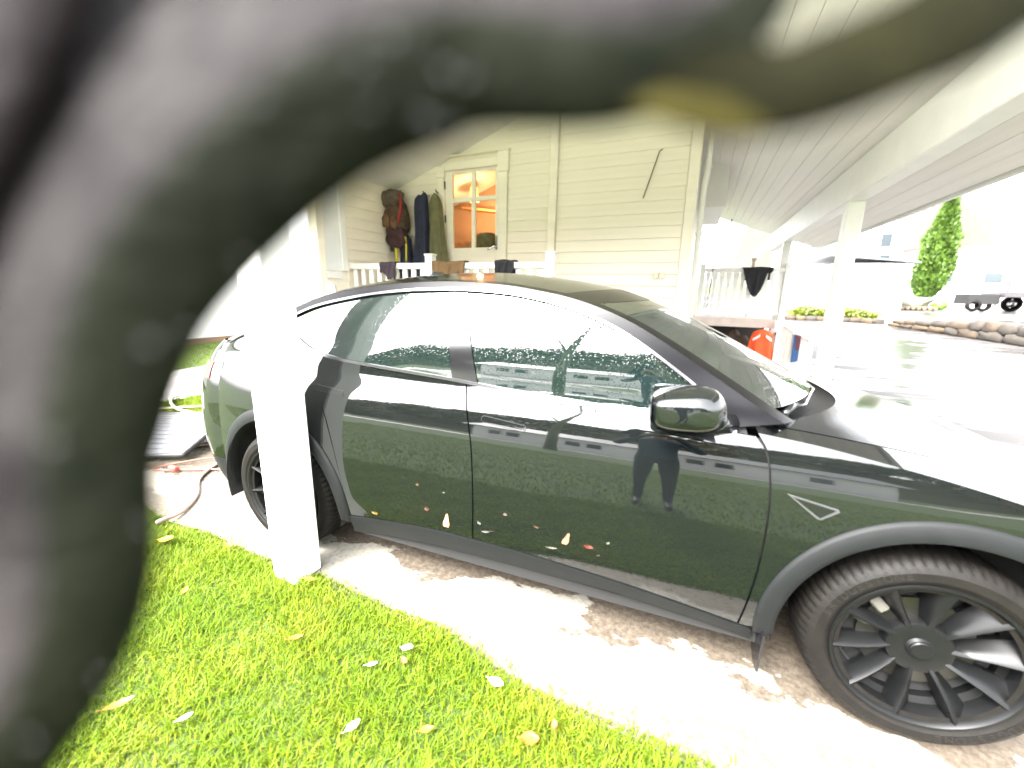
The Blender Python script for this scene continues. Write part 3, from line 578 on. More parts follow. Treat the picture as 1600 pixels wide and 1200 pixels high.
# wing mirrors
for s in (-1, 1):
    mb = MB(); rows = []; c = Vector((-.815, s*1.035, 1.135))
    for i in range(17):
        t = PI*i/16; row = []
        for k in range(32):
            a = 2*PI*k/32; d = (math.sin(t)*math.cos(a), math.cos(t), math.sin(t)*math.sin(a)); sg = lambda u, p: math.copysign(abs(u)**p, u)
            x = .122*sg(d[0], .62); y = .105*sg(d[1], .75); z = .078*sg(d[2], .60)
            z *= (1+.26*(x/.122)) if z > 0 else (.80-.10*(x/.122))
            if z > 0: x -= .018*(z/.078)
            y *= 1-.25*(x/.122 > 0)*(x/.122)**2; row.append((c.x+x, c.y+s*y*.98, c.z+z))
        rows.append(row)
    mb.grid(rows, close=True); mm = mb.build('wing_mirror', paint_black, car, smooth=True)
    mb = MB(); mb.grid([[(c.x-.108-.001*j, c.y+.085*u, c.z+.05*v) for u in np.linspace(-1, 1, 6)] for j, v in enumerate(np.linspace(-1, 1, 5))]); mb.build('mirror_glass', chrome, mm)
    mb = MB(); mb.tube([(-.80, s*1.03, 1.075), (-.76, s*.97, 1.065), (-.70, s*.90, 1.062), (-.66, s*.86, 1.06)], [.03, .032, .036, .04], 12); mb.build('mirror_arm', trim_black, mm, smooth=True)
    mb = MB(); mb.grid([[(c.x+x, c.y+s*y, c.z-.066+.004*math.cos(x*18)+.01*(-x/.1)-abs(y)*.02) for x in np.linspace(-.09, .09, 8)] for y in np.linspace(-.07, .07, 6)]); mb.build('mirror_base', plastic, mm, smooth=True)
# wiper
mb = MB(); mb.tube([(-.43, -.66, 1.10), (-.36, -.55, 1.085), (-.24, -.2, 1.085), (-.22, .1, 1.083)], .008, 6); mb.tube([(-.47, -.74, 1.085), (-.43, -.66, 1.10), (-.40, -.6, 1.09)], .014, 8); mb.build('wiper', trim_black, car, smooth=True)
# mud flaps
for s in (-1, 1):
    for x_ in (-.465,):
        mb = MB(); mb.prism([(s*.955, .30), (s*.80, .30), (s*.80, .16), (s*.88, .12), (s*.945, .13)], 'x', x_-.004, x_+.004); o = mb.build('mud_flap', trim_black, car)
# seats and steering wheel behind the glass
seat_m = mat('pale_seat', (.03, .03, .03), .6)
for x_, ys_ in ((-1.35, (-.38, .38)), (-2.2, (-.42, 0, .42))):
    for y_ in ys_:
        mb = MB(); lump(mb, (x_, y_, .55), .27, .24, .10, amp=.03, pw=.6); se = mb.build('seat', seat_m, car, smooth=True)
        mb = MB(); lump(mb, (x_-.28, y_, .88), .09, .23, .32, amp=.03, pw=.6); mb.build('backrest', seat_m, se, smooth=True)
        mb = MB(); lump(mb, (x_-.33, y_, 1.27), .05, .13, .08, amp=.02, pw=.7); mb.build('headrest', seat_m, se, smooth=True)
mb = MB(); mb.bbox(-.70, -.45, -.72, .72, .80, 1.0, .03); mb.build('dashboard', dark_m, car)
mb = MB(); mb.lathe([(.165, -.012), (.185, 0), (.165, .012), (.15, 0), (.165, -.012)], 28, 'x', (-.83, .38, .93)); mb.build('steering_wheel', dark_m, car, smooth=True)
# ---- wheels
def wheel(cx_, s, steer=0.):
    ORG[car.name] = (0, 0, 0)
    prof = [(.235, .10), (.262, .105), (.285, .118), (.312, .118), (.330, .108), (.342, .094), (.349, .078), (.3545, .05), (.356, 0), (.3545, -.05), (.349, -.078), (.330, -.108), (.285, -.118), (.255, -.105), (.235, -.10)]
    n = 216; rows = []
    for i, (r, y) in enumerate(prof):
        row = []
        for k in range(n):
            a = 2*PI*k/n; rr = r; 
            if r > .338 and k % 3 == 0: rr -= .0065 if i <= 6 or i >= 9 else .004
            if i in (7, 9): rr -= .003
            row.append((rr*math.cos(a), y, rr*math.sin(a)))
        rows.append(row)
    mb = MB(); mb.grid(rows, close=True, flip=True); ty = mb.build('wheel', rubber, car, smooth=True, auto=25); ty['label'] = 'wide black tyre on a dark satin wheel'
    ty.location = (cx_+1.45, s*.812, WZ); ty.rotation_euler = (0, 0, (0 if s > 0 else PI)+steer); ORG[ty.name] = (0, 0, 0); ORG[car.name] = (-1.45, 0, 0)
    mb = MB(); mb.lathe([(.262, .108), (.268, .112), (.266, .118), (.258, .118), (.250, .106), (.246, .04), (.225, .03), (.225, -.09), (.25, -.10)], 72, 'y'); mb.build('rim', wheel_m, ty, smooth=True, auto=35)
    mb = MB(); mb.lathe([(.001, .0), (.22, .0), (.22, .01), (.001, .01)], 40, 'y'); mb.build('wheel_back', dark_m, ty)
    mb = MB(); mb.lathe([(.001, .02), (.165, .02), (.165, .032), (.001, .032)], 40, 'y'); mb.build('brake_disc', steel, ty)
    if s < 0:
        mb = MB()
        for a in (20, 44): mb.bbox(-.028, .028, .034, .066, -.018, .018, .006, Matrix.Rotation(-R(a-0), 4, 'Y') @ Matrix.Translation((.178, 0, 0)))
        mb.build('caliper', mat('caliper_grey', (.075, .07, .062), .5), ty)
    mb = MB(); mb.lathe([(.001, .078), (.034, .079), (.036, .076), (.040, .070), (.078, .073), (.092, .070), (.098, .055), (.098, .02)], 48, 'y'); hb = mb.build('hub', wheel_m, ty, smooth=True, auto=35)
    mb = MB(); mb.lathe([(.001, .084), (.028, .084), (.031, .080), (.031, .074)], 32, 'y'); mb.build('centre_cap', wheel_m, hb, smooth=True, auto=35)
    N = 10; sp = None
    for k in range(N):
        if sp is None:
            mb = MB(); st = []
            for t in np.linspace(0, 1, 9):
                r = lerp(.080, .255, t); wl_ = lerp(.018, .062, t**1.2); wr_ = lerp(.013, .016, t); yr = lerp(.072, .110, t**.8); off = -.004*math.sin(PI*t)
                st.append([(r*math.cos(0)-0, yr-.050-.012*t, off-wl_), (r, yr-.022*(.5+t)-.004, off-wl_*.62), (r, yr-.004, off-.010), (r, yr+.002, off+.001), (r, yr-.010, off+wr_*.6), (r, yr-.052, off+wr_)])
            mb.grid(st); mb.grid([[p[0], (p[0][0], p[0][1]-.02, p[0][2])] for p in st]); mb.grid([[p[-1], (p[-1][0], p[-1][1]-.02, p[-1][2])] for p in st])
            sp = mb.build('spoke', wheel_m, ty, smooth=True, auto=40); o = sp
        else: o = share(sp, (0, 0, 0), ty)
        o.rotation_euler = (0, 2*PI*k/N+.17, 0)
    mb = MB(); mb.tube([(.205, .05, -.06), (.200, .085, -.057)], .005, 6); mb.build('valve', steel, ty)
    return ty
wf_r = wheel(0, -1); wheel(0, 1); wr_r = wheel(-2.89, -1); wheel(-2.89, 1)
# raised lettering on the front tyre
def lettering(txt, r, a0, da, size, parent, m, y):
    for i, ch in enumerate(txt):
        if ch == ' ': continue
        cu = bpy.data.curves.new('letter', 'FONT'); cu.body = ch; cu.size = size; cu.extrude = .0008; cu.align_x = 'CENTER'
        t = bpy.data.objects.new('letter', cu); COL.objects.link(t); dg = bpy.context.evaluated_depsgraph_get(); me = bpy.data.meshes.new_from_object(t.evaluated_get(dg)); bpy.data.objects.remove(t)
        me.materials.clear(); me.materials.append(m); o = bpy.data.objects.new('letter', me); COL.objects.link(o); o.parent = parent
        a = a0-da*i   # angle in the wheel's picture plane, clockwise as read from outside
        # wheel local: outside is +y; seen from outside, picture right is -x
        X = Vector((-math.cos(a-PI/2), 0, math.sin(a-PI/2))); Z = Vector((-math.cos(a), 0, math.sin(a))); N_ = Vector((0, 1, 0))
        Mx = Matrix((X, Z, N_)).transposed().to_4x4(); Mx.translation = Vector((-math.cos(a)*r, y, math.sin(a)*r)); o.matrix_local = Mx
let_m = mat('tyre_letter', (.011, .010, .009), .6, ior=1.3)
lettering('BRIDGESTONE', .290, R(163), R(5.4), .034, wf_r, let_m, .1185)
lettering('BRIDGESTONE', .290, R(-20), R(5.4), .034, wf_r, let_m, .1185)
# ================================================================== porch and hanging things
def railing(name, label, org, xs_posts, y, zdeck, ztop, step, shaped=None, bwid=.066, group=None, posttop=.085):
    t = thing(name, label, 'railing', org, group=group)
    for x in xs_posts:
        mb = MB(); mb.bbox(x-.05, x+.05, y-.05, y+.05, zdeck, ztop+posttop, .004); mb.bbox(x-.06, x+.06, y-.06, y+.06, ztop+posttop+.001, ztop+posttop+.022, .006); mb.build('post', white, t)
    b0 = None; bs = None
    for a, b in zip(xs_posts[:-1], xs_posts[1:]):
        mb = MB(); mb.bbox(a+.051, b-.051, y-.045, y+.045, ztop-.07, ztop, .006); mb.build('top_rail', white, t)
        mb = MB(); mb.bbox(a+.051, b-.051, y-.03, y+.03, zdeck+.08, zdeck+.14, .004); mb.build('bottom_rail', white, t)
        n = int((b-a-.1)/step); st = (b-a-.1)/n
        for k in range(n):
            xc = a+.05+st*(k+.5); shp = shaped is not None and xc < shaped; key = bs if shp else b0
            if key is None:
                mb = MB(); z0, z1 = zdeck+.145, ztop-.075
                if shp:
                    h = z1-z0; P = [(0, 1), (.14, .95), (.20, .45), (.26, .9), (.34, 1), (.5, .62), (.66, .55), (.8, .62), (.86, 1), (1, 1)]
                    pol = [(xc+bwid/2*w_, z0+h*f_) for f_, w_ in P]+[(xc-bwid/2*w_, z0+h*f_) for f_, w_ in P[::-1]]
                    mb.prism(pol, 'y', y-.012, y+.012)
                else: mb.box(xc-bwid/2, xc+bwid/2, y-.012, y+.012, z0, z1)
                o = mb.build('baluster', white, t)
                if shp: bs = (o, xc)
                else: b0 = (o, xc)
            else: share(key[0], (xc-key[1], 0, 0), t)
    return t
railing('porch_railing', 'white baluster railing along the porch before the lit door', (-3.8, 1.9, 1.0), [-5.34, -3.86, -2.285], 1.9, 1.0, 1.822, .1285)
pk = thing('porch_deck', 'raised wooden porch floor behind the white baluster railing', 'porch', (-3.8, 2.3, .9))
x0 = -5.15; pb = None
for k in range(20):
    if pb is None: mb = MB(); mb.bbox(x0, x0+.142, 1.84, 2.82, .965, 1.0, .004); pb = mb.build('deck_board', timber, pk)
    else: share(pb, (k*.148, 0, 0), pk)
mb = MB(); mb.box(-5.15, -2.19, 1.80, 1.835, .72, .995); mb.build('fascia', white, pk)
mb = MB()
for x in (-5.1, -3.8, -2.3): mb.box(x, x+.1, 1.86, 1.96, 0, .72)
mb.build('support', white, pk)
def drape(name, m, label, cat, x0, x1, y, ztop, zf, zb, amp=.014, nf=3, seed=0, skew=0.):
    rn = random.Random(seed); nx = 26; prof = []
    half = .052
    rows_o, rows_i = [], []
    for t in np.linspace(0, 1, 22):
        ro, ri = [], []
        for i in range(nx+1):
            u = i/nx; zfr = zf(u); zbk = zb
            if t < .42: s = t/.42; z = lerp(zfr, ztop+.004, s); yy = y-half-.004; dep = 1-s
            elif t < .58: s = (t-.42)/.16; yy = y-half-.004+2*(half+.004)*s; z = ztop+.004+.016*math.sin(PI*s); dep = 0
            else: s = (t-.58)/.42; z = lerp(ztop+.004, zbk, s); yy = y+half+.004; dep = s
            w_ = amp*(math.sin(u*PI*2*nf+seed+dep*1.7)+.5*math.sin(u*PI*2*nf*2.3+seed*2+dep*2))*(.35+.65*dep)
            if t > .5: w_ = -w_
            lean = skew*dep*(ztop-zfr)
            xx = lerp(x0, x1, u)+lean+(u-.5)*-.12*dep*(x1-x0)+.004*math.sin(dep*9+seed+u*5)
            yo = yy-abs(w_)*(1 if t < .5 else -1)-.004*(1 if t < .5 else -1)
            ro.append((xx, yo, z+.006*math.sin(u*7+seed)*(t > .4 and t < .6))); ri.append((xx, yy+(.0005 if t < .42 else (-.0005 if t > .58 else 0)), z-.002))
        rows_o.append(ro); rows_i.append(ri)
    mb = MB(); mb.grid(rows_o); mb.grid(rows_i, flip=True)
    for A, B in ((rows_o[0], rows_i[0]), (rows_o[-1], rows_i[-1]), ([r[0] for r in rows_o], [r[0] for r in rows_i]), ([r[-1] for r in rows_o], [r[-1] for r in rows_i])): mb.grid([A, B])
    return single(mb, name, m, label, cat, ((x0+x1)/2, y, ztop), smooth=True)
c_purple = mat('plum_cloth', (.045, .028, .042), .8, var=.3, scale=14, bump=.4, bscale=60); c_brown = mat('brown_cloth', (.15, .085, .035), .85, var=.25, scale=12, bump=.4, bscale=60)
c_dark = mat('black_cloth', (.014, .013, .016), .85, var=.3, scale=14, bump=.4, bscale=60); c_navy = mat('navy_cloth', (.018, .022, .05), .8, var=.3, scale=10, bump=.4, bscale=60)
c_olive = mat('olive_cloth', (.15, .145, .07), .85, var=.2, scale=10, bump=.4, bscale=60); c_orange = mat('signal_orange', (.85, .09, .015), .7, var=.1, scale=8, bump=.3, bscale=60)
drape('draped_cap', c_purple, 'plum coloured shiny garment over the left half of the porch rail', 'garment', -4.62, -4.35, 1.9, 1.822, lambda u: 1.70-.10*u+.03*math.sin(u*9), 1.72, .022, 2, 3)
drape('brown_trousers', c_brown, 'brown trousers hung over the porch rail beside its middle post', 'garment', -3.80, -3.34, 1.9, 1.822, lambda u: 1.665+.02*math.sin(u*8), 1.6, .018, 3, 1, .1)
drape('dark_trousers', c_dark, 'black garment bunched on the porch rail right of the door', 'garment', -2.94, -2.70, 1.9, 1.83, lambda u: 1.66, 1.6, .03, 1.5, 5)
mb = MB(); lump(mb, (-3.70, 1.82, 1.665), .11, .05, .045, amp=.15, seed=2); single(mb, 'rolled_cloth', mat('slate_cloth', (.05, .055, .06), .8, var=.3, scale=14), 'slate grey roll peeping over the car roof below the brown trousers', 'cloth', (-3.7, 1.82, 1.62), smooth=True)
def hanging(mb, cx, y, secs, folds=5, amp=.02, seed=0, n=40):           # secs: (z, half width, half depth, x shift)
    rows = []
    zs = [s[0] for s in secs][::-1]
    for z in np.linspace(secs[0][0], secs[-1][0], 30):
        wv = pch(zs, [s[1] for s in secs][::-1], z); dv = pch(zs, [s[2] for s in secs][::-1], z); xv = pch(zs, [s[3] for s in secs][::-1], z)
        f = (secs[0][0]-z)/(secs[0][0]-secs[-1][0]); row = []
        for k in range(n):
            a = 2*PI*k/n; r = 1+amp*f*math.sin(folds*a+seed+f*1.3)/max(.04, dv)*.5
            row.append((cx+xv+wv*math.copysign(abs(math.cos(a))**.8, math.cos(a))*r, y-dv*math.copysign(abs(math.sin(a))**.8, math.sin(a))*r, z+.01*math.sin(3*a+seed)*f))
        rows.append(row)
    mb.grid(rows, close=True); mb.add(rows[0], [tuple(range(n))]); mb.add(rows[-1], [tuple(range(n))]); return mb
YH = 2.77
mb = MB(); hanging(mb, -4.60, YH, [(2.83, .02, .02, -.04), (2.79, .09, .05, -.02), (2.6, .115, .075, -.01), (2.3, .115, .08, 0), (1.9, .13, .085, -.03), (1.5, .13, .07, -.03), (1.25, .10, .05, -.03)], 6, .05, 1)
hanging(mb, -4.54, YH-.04, [(2.85, .012, .015, .02), (2.8, .05, .04, .01), (2.5, .06, .05, .01), (2.1, .05, .05, 0), (1.6, .05, .05, .02)], 5, .05, 3)
single(mb, 'navy_overalls', c_navy, 'navy blue overalls hanging on the porch wall beside the backpack', 'overalls', (-4.6, YH, 1.25), smooth=True)
mb = MB(); hanging(mb, -4.37, YH+.01, [(2.84, .012, .015, -.01), (2.76, .075, .05, 0), (2.6, .10, .07, .01), (2.5, .10, .075, .02), (2.2, .11, .08, .03), (1.9, .13, .08, .05), (1.5, .14, .07, .06), (1.3, .12, .05, .06)], 7, .055, 2)
single(mb, 'olive_coat', c_olive, 'olive green long coat hanging nearest to the door frame', 'coat', (-4.37, YH, 1.3), smooth=True)
bk = thing('backpack', 'large brown and maroon backpack hanging in the porch corner', 'backpack', (-5.0, YH, 2.1))
mb = MB(); lump(mb, (-5.02, YH-.05, 2.50), .19, .13, .27, 32, 22, .10, 3, .75); mb.build('body', mat('pack_brown', (.085, .05, .03), .7, var=.4, scale=16, bump=.5, bscale=40), bk, smooth=True)
mb = MB(); lump(mb, (-5.06, YH-.10, 2.78), .19, .12, .12, 28, 16, .15, 6, .8); mb.build('lid', mat('pack_lid', (.10, .075, .055), .75, var=.3, scale=16, bump=.5, bscale=40), bk, smooth=True)
mb = MB(); lump(mb, (-4.99, YH-.10, 2.25), .17, .10, .15, 28, 16, .12, 8, .75); mb.build('lower_pocket', mat('pack_maroon', (.05, .018, .022), .75, var=.3, scale=16, bump=.5, bscale=40), bk, smooth=True)
mb = MB(); lump(mb, (-5.10, YH-.18, 2.47), .07, .05, .10, 20, 12, .2, 5, .8); lump(mb, (-4.96, YH-.18, 2.44), .06, .05, .09, 20, 12, .2, 7, .8); mb.build('front_pocket', mat('pack_tan', (.14, .07, .035), .6, var=.4, scale=16, bump=.5, bscale=40), bk, smooth=True)
mb = MB(); mb.tube([(-4.92, YH-.12, 2.87), (-4.86, YH-.15, 2.75), (-4.85, YH-.17, 2.6), (-4.89, YH-.18, 2.46), (-4.93, YH-.18, 2.42)], [.014, .02, .022, .018, .01], 8); mb.build('red_strap', mat('strap_red', (.32, .02, .02), .6), bk, smooth=True)
mb = MB()
for pts in ([(-5.20, YH-.10, 2.45), (-5.215, YH-.1, 2.3), (-5.22, YH-.1, 2.22)], [(-5.1, YH-.12, 2.2), (-5.09, YH-.12, 2.05)], [(-5.07, YH-.12, 2.15), (-5.06, YH-.12, 2.05)]): mb.tube(pts, .010, 6)
mb.build('black_strap', c_dark, bk)
hv = thing('yellow_edged_vest', 'dark vest with bright yellow edging hanging below the backpack', 'vest', (-4.95, YH-.05, 1.3))
mb = MB(); hanging(mb, -4.90, YH-.04, [(2.30, .05, .04, 0), (2.22, .11, .06, 0), (2.0, .09, .06, .03), (1.8, .10, .06, .03), (1.4, .11, .05, .03)], 6, .04, 4); mb.build('cloth', c_navy, hv, smooth=True)
mb = MB(); mb.tube([(-4.98, YH-.12, 2.27), (-5.02, YH-.12, 2.22), (-5.0, YH-.12, 2.1), (-4.99, YH-.12, 1.9), (-4.97, YH-.12, 1.6)], .018, 8); mb.tube([(-4.83, YH-.11, 2.25), (-4.81, YH-.12, 2.1), (-4.82, YH-.12, 1.9)], .013, 8); mb.build('yellow_edging', mat('strap_yellow', (.75, .62, .03), .6), hv, smooth=True)
for n_, x_, z_ in (('coat_peg', -5.0, 2.9), ('coat_peg', -4.6, 2.86), ('coat_peg', -4.38, 2.86)):
    mb = MB(); mb.tube([(x_, YW, z_), (x_, YW-.06, z_+.005), (x_, YW-.08, z_+.03)], .008, 6); mb.build(n_, steel, hs_)
chw = thing('garden_chair', 'pale plastic chair back peeping over the car at the left end of the porch', 'chair', (-5.0, 1.45, 0))
mb = MB(); mb.prism([(-5.13, 1.0), (-4.93, 1.0), (-4.95, 1.45), (-4.97, 1.53), (-5.02, 1.56), (-5.12, 1.56)], 'y', 1.40, 1.43); mb.build('backrest', mat('pale_plastic', (.6, .62, .52), .4), chw)
mb = MB(); mb.bbox(-5.15, -4.72, 1.0, 1.42, .97, 1.0); mb.build('seat', MATS['pale_plastic'], chw)
for x_, y_ in ((-5.13, 1.02), (-4.76, 1.02), (-5.13, 1.38), (-4.76, 1.38)):
    mb = MB(); mb.box(x_, x_+.03, y_, y_+.03, 0, .97); mb.build('leg', MATS['pale_plastic'], chw)
# ---- far porch at the side of the house
YP = 7.0
railing('far_porch_railing', 'white railing with carved balusters on the raised far porch', (-.02, YP, 1.06), [-.78, .70], YP, 1.06, 2.02, .115, shaped=.02, bwid=.085, posttop=.06)
fd = thing('far_porch_deck', 'raised far porch floor with a pinkish white edge board', 'porch', (-.1, YP+.8, .85))
mb = MB(); mb.bbox(-.88, .62, YP-.06, YP-.025, .88, 1.055, .005); mb.build('fascia', mat('pinkish_board', (.62, .52, .46), .6, var=.1, scale=5), fd)
xx = None
for k in range(10):
    if xx is None: mb = MB(); mb.bbox(-.88, -.735, YP-.02, YP+1.9, 1.02, 1.055, .004); xx = mb.build('deck_board', timber, fd)
    else: share(xx, (.15*k, 0, 0), fd)
for x_ in (-.84, .5):
    mb = MB(); mb.box(x_, x_+.1, YP+1.75, YP+1.85, .1, 1.0); mb.build('support', timber, fd)
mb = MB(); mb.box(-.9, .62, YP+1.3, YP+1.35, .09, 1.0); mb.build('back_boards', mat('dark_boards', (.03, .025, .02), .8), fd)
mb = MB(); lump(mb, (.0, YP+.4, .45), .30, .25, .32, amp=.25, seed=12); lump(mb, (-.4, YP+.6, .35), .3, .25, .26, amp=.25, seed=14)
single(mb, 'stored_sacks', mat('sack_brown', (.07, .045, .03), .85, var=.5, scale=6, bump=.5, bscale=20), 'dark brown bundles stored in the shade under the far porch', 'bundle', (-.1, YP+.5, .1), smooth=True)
jk = thing('orange_jacket', 'bright orange work jacket with reflective bands hanging under the far porch', 'jacket', (.42, YP-.14, .15))
def jac(mb, a, b, g=1.): return hanging(mb, .42, YP-.16, [(.86, .03, .03, 0), (.84, .10*g, .06*g, 0), (.78, .165*g, .085*g, 0), (.6, .19*g, .10*g, -.01), (.4, .205*g, .10*g, 0), (.16, .215*g, .09*g, 0)][a:b], 6, .05, 2)
mb = MB(); jac(mb, 0, 6); mb.build('cloth', c_orange, jk, smooth=True)
for s in (-1, 1):
    mb = MB(); mb.grid([[(.42+s*(.05+.11*t), YP-.275+.05*t*t, .72-.09*t*(1 if s < 0 else .9)+dz) for t in np.linspace(0, 1, 8)] for dz in (0, .055)]); mb.grid([[(.42+s*(.05+.11*t), YP-.272+.05*t*t, .72-.09*t*(1 if s < 0 else .9)+dz) for t in np.linspace(0, 1, 8)] for dz in (0, .055)]); mb.build('reflective_band', mat('band_white', (.8, .8, .76), .3), jk)
mb = MB(); mb.tube([(.42, YP-.05, .88), (.42, YP-.12, .90), (.42, YP-.16, .86)], .008, 6); mb.build('hook', steel, jk)
drape('black_jacket', c_dark, 'black jacket slung over the far porch railing', 'jacket', -.08, .46, YP, 2.025, lambda u: 1.98-.50*math.sin(PI*min(1, u*1.15))**.8 if u < .87 else 1.93, 1.8, .02, 2, 4, .05)
st_ = thing('porch_stair', 'boarded stair side beyond the orange jacket, sloping down', 'stair', (.85, YP-.2, .1))
for k in range(7):
    xa = .645+.09*k; mb = MB(); zt = 1.0-.36*(xa-.645)/.63*1.0; mb.prism([(xa, .1), (xa+.084, .1), (xa+.084, zt-.05), (xa, zt)], 'y', YP-.20, YP-.175); mb.build('board', MATS['pinkish_board'] if k % 3 else white, st_)
mb = MB(); Mx = Matrix.Translation((.95, YP-.19, .84)) @ Matrix.Rotation(math.atan(.57), 4, 'Y'); mb.bbox(-.39, .39, -.05, .05, 0, .04, .004, Mx); mb.build('handrail', white, st_)
for k in range(3):
    mb = MB(); mb.bbox(.66+.2*k, .9+.2*k, YP-.17, YP+.7, .8-.26*k-.04, .8-.26*k, .004); mb.build('tread', timber, st_)
mb = MB(); mb.prism([(.93, .80), (1.04, .76), (1.05, .30), (.95, .27)], 'y', YP-.245, YP-.21); tw = single(mb, 'striped_towel', mat('towel_blue', (.03, .09, .22), .85, var=.2, scale=9), 'blue and maroon towel hanging on the stair side', 'towel', (1.0, YP-.23, .27))
mb = MB(); mb.prism([(.955, .80), (1.04, .77), (1.045, .52), (.985, .50)], 'y', YP-.252, YP-.247); tb_ = mb.build('maroon_half', mat('towel_maroon', (.10, .03, .04), .85), tw)
mb = MB(); mb.tube([(-.37, YP-.1, 2.93), (-.385, YP-.1, 2.78), (-.42, YP-.1, 2.74), (-.57, YP-.1, 2.68), (-.60, YP-.1, 2.63), (-.59, YP-.1, 2.2), (-.62, YP-.1, 1.25)], .011, 6); single(mb, 'cranked_rod', mat('rust_iron', (.06, .04, .035), .6), 'thin dark cranked rod standing at the far porch railing', 'rod', (-.6, YP-.1, 1.05))
mb = MB(); mb.lathe([(.001, 0), (.05, 0), (.045, .18), (.03, .22), (.055, .26), (.055, .30), (.001, .31)], 16, 'z', (.22, YP+1.2, 2.0)); mb.lathe([(.03, 0), (.03, .95)], 10, 'z', (.22, YP+1.2, 1.056)); single(mb, 'lantern_stand', mat('pale_brass', (.5, .42, .34), .4), 'slim pale lantern stand behind the black jacket', 'lantern', (.22, YP+1.2, 1.056), smooth=True, auto=40)
# ================================================================== background to the right
def leafcloud(name, pts, size, m, parent=None, rng=RNG, up=.3, aspect=.55, dirs=None):
    N = len(pts); P = np.asarray(pts); a = rng.normal(size=(N, 3)); a[:, 2] += up
    if dirs is not None: a = dirs+.45*a
    a /= np.linalg.norm(a, axis=1)[:, None]; b = np.cross(a, rng.normal(size=(N, 3))); b /= np.linalg.norm(b, axis=1)[:, None]
    s = (size*(.6+.8*rng.random(N)))[:, None]; n = np.cross(a, b)
    V = np.stack([P-b*s*aspect*.5, P+a*s*.45-n*s*.08, P+b*s*aspect*.5, P+a*s+n*s*.1, ], 1)
    V[:, 0] += a*s*.45; V[:, 2] += a*s*.45; V[:, 1] = P
    V = V.reshape(-1, 3); o0 = np.array(ORG.get(parent.name, (0, 0, 0)) if parent else (0, 0, 0)); me = bpy.data.meshes.new(name)
    me.vertices.add(4*N); me.vertices.foreach_set('co', (V-o0).astype(np.float32).ravel()); me.loops.add(4*N); me.polygons.add(N)
    me.loops.foreach_set('vertex_index', np.arange(4*N, dtype=np.int32)); me.polygons.foreach_set('loop_start', np.arange(0, 4*N, 4, dtype=np.int32)); me.update(calc_edges=True)
    me.materials.append(m); o = bpy.data.objects.new(name, me); COL.objects.link(o)
    if parent: o.parent = parent
    return o
def leaf_mat(name, c1, c2, rough=.55, scale=30):
    m = mat(name, c1, rough, col2=c2, scale=scale); b = m.node_tree.nodes['Principled BSDF']; b.inputs['Transmission Weight'].default_value = 0; b.inputs['Subsurface Weight'].default_value = 0; return m
cy_ = thing('cypress_tree', 'tall narrow bright green cypress standing across the drive', 'tree', (13.2, 35.2, TZ(35)-.1))
N = 15000; t = RNG.random(N)**.9; ang = RNG.random(N)*2*PI; rad = .80*np.minimum(1, (1-t)*2.1+.08)*(.80+.20*np.sin(t*3.1+.4))*np.minimum(1, .5+t*4); rad *= 1+.13*np.sin(5*ang+t*14)+.10*np.sin(3*ang-t*9)
rr = rad*(.55+.45*RNG.random(N)**.4); pts = np.stack([13.2+rr*np.cos(ang)+.25*t, 35.2+rr*np.sin(ang), 1.55+t*6.5], 1)
dirs = np.stack([np.cos(ang)*.5, np.sin(ang)*.5, np.ones(N)], 1); leafcloud('crown', pts, .26, leaf_mat('cypress_leaf', (.075, .135, .012), (.028, .062, .006), scale=3), cy_, dirs=dirs)
mb = MB(); mb.tube([(13.2, 35.2, TZ(35)-.1), (13.22, 35.2, 3), (13.4, 35.2, 7.4)], [.12, .09, .02], 8); mb.build('trunk', mat('bark', (.10, .075, .05), .85, var=.3, scale=10, bump=.5, bscale=20), cy_)
w_wall = mat('far_white_wall', (.82, .81, .79), .6, var=.03, scale=1.5)
def win(parent, x, y, z, w, h, ax='x', s=1):
    mb = MB()
    if ax == 'x': mb.bbox(x, x+w, y-.05, y+.02, z, z+h, .01); f = mb.build('window', white, parent); mb = MB(); mb.box(x+.08, x+w-.08, y-.065, y-.052, z+.08, z+h-.08)
    else: mb.bbox(x-.02, x+.05, y, y+w, z, z+h, .01); f = mb.build('window', white, parent); mb = MB(); mb.box(x+.052, x+.065, y+.08, y+w-.08, z+.08, z+h-.08)
    mb.build('pane', mat('far_pane', (.04, .05, .055), .08), f)
wh = thing('white_house', 'white gabled house partly hidden behind the garage and carport roof', 'house', (9, 38, 1))
mb = MB(); mb.prism([(5.2, .9), (12.4, .9), (12.4, 6.1), (8.8, 9.0), (5.2, 6.1)], 'y', 38, 46); mb.build('wall', w_wall, wh)
mb = MB(); mb.prism([(8.8, 9.05), (12.9, 5.75), (12.9, 5.95), (8.8, 9.3)], 'y', 37.5, 46.3); mb.prism([(8.8, 9.05), (8.8, 9.3), (4.7, 5.95), (4.7, 5.75)], 'y', 37.5, 46.3); mb.build('roof', mat('pale_roof', (.55, .55, .55), .35), wh)
for x_, z_ in ((10.9, 5.1), (11.0, 3.6), (9.0, 5.1), (6.6, 5.1)): win(wh, x_, 38, z_, .8, 1.1)
gr = thing('white_garage', 'low white garage with a dark thin eave left of the cypress', 'garage', (7, 24, .9))
mb = MB(); mb.box(5.2, 8.1, 23.6, 29, .8, 3.12); mb.build('wall', w_wall, gr)
mb = MB(); mb.prism([(4.9, 3.50), (8.45, 3.13), (8.45, 3.19), (4.9, 3.56)], 'y', 23.45, 29.2); mb.build('roof', mat('slate_edge', (.13, .135, .15), .5), gr)
mb = MB(); mb.bbox(5.6, 7.6, 23.54, 23.59, .95, 2.7, .01); mb.build('garage_door', mat('garage_door', (.62, .56, .52), .5, var=.05, scale=3), gr)
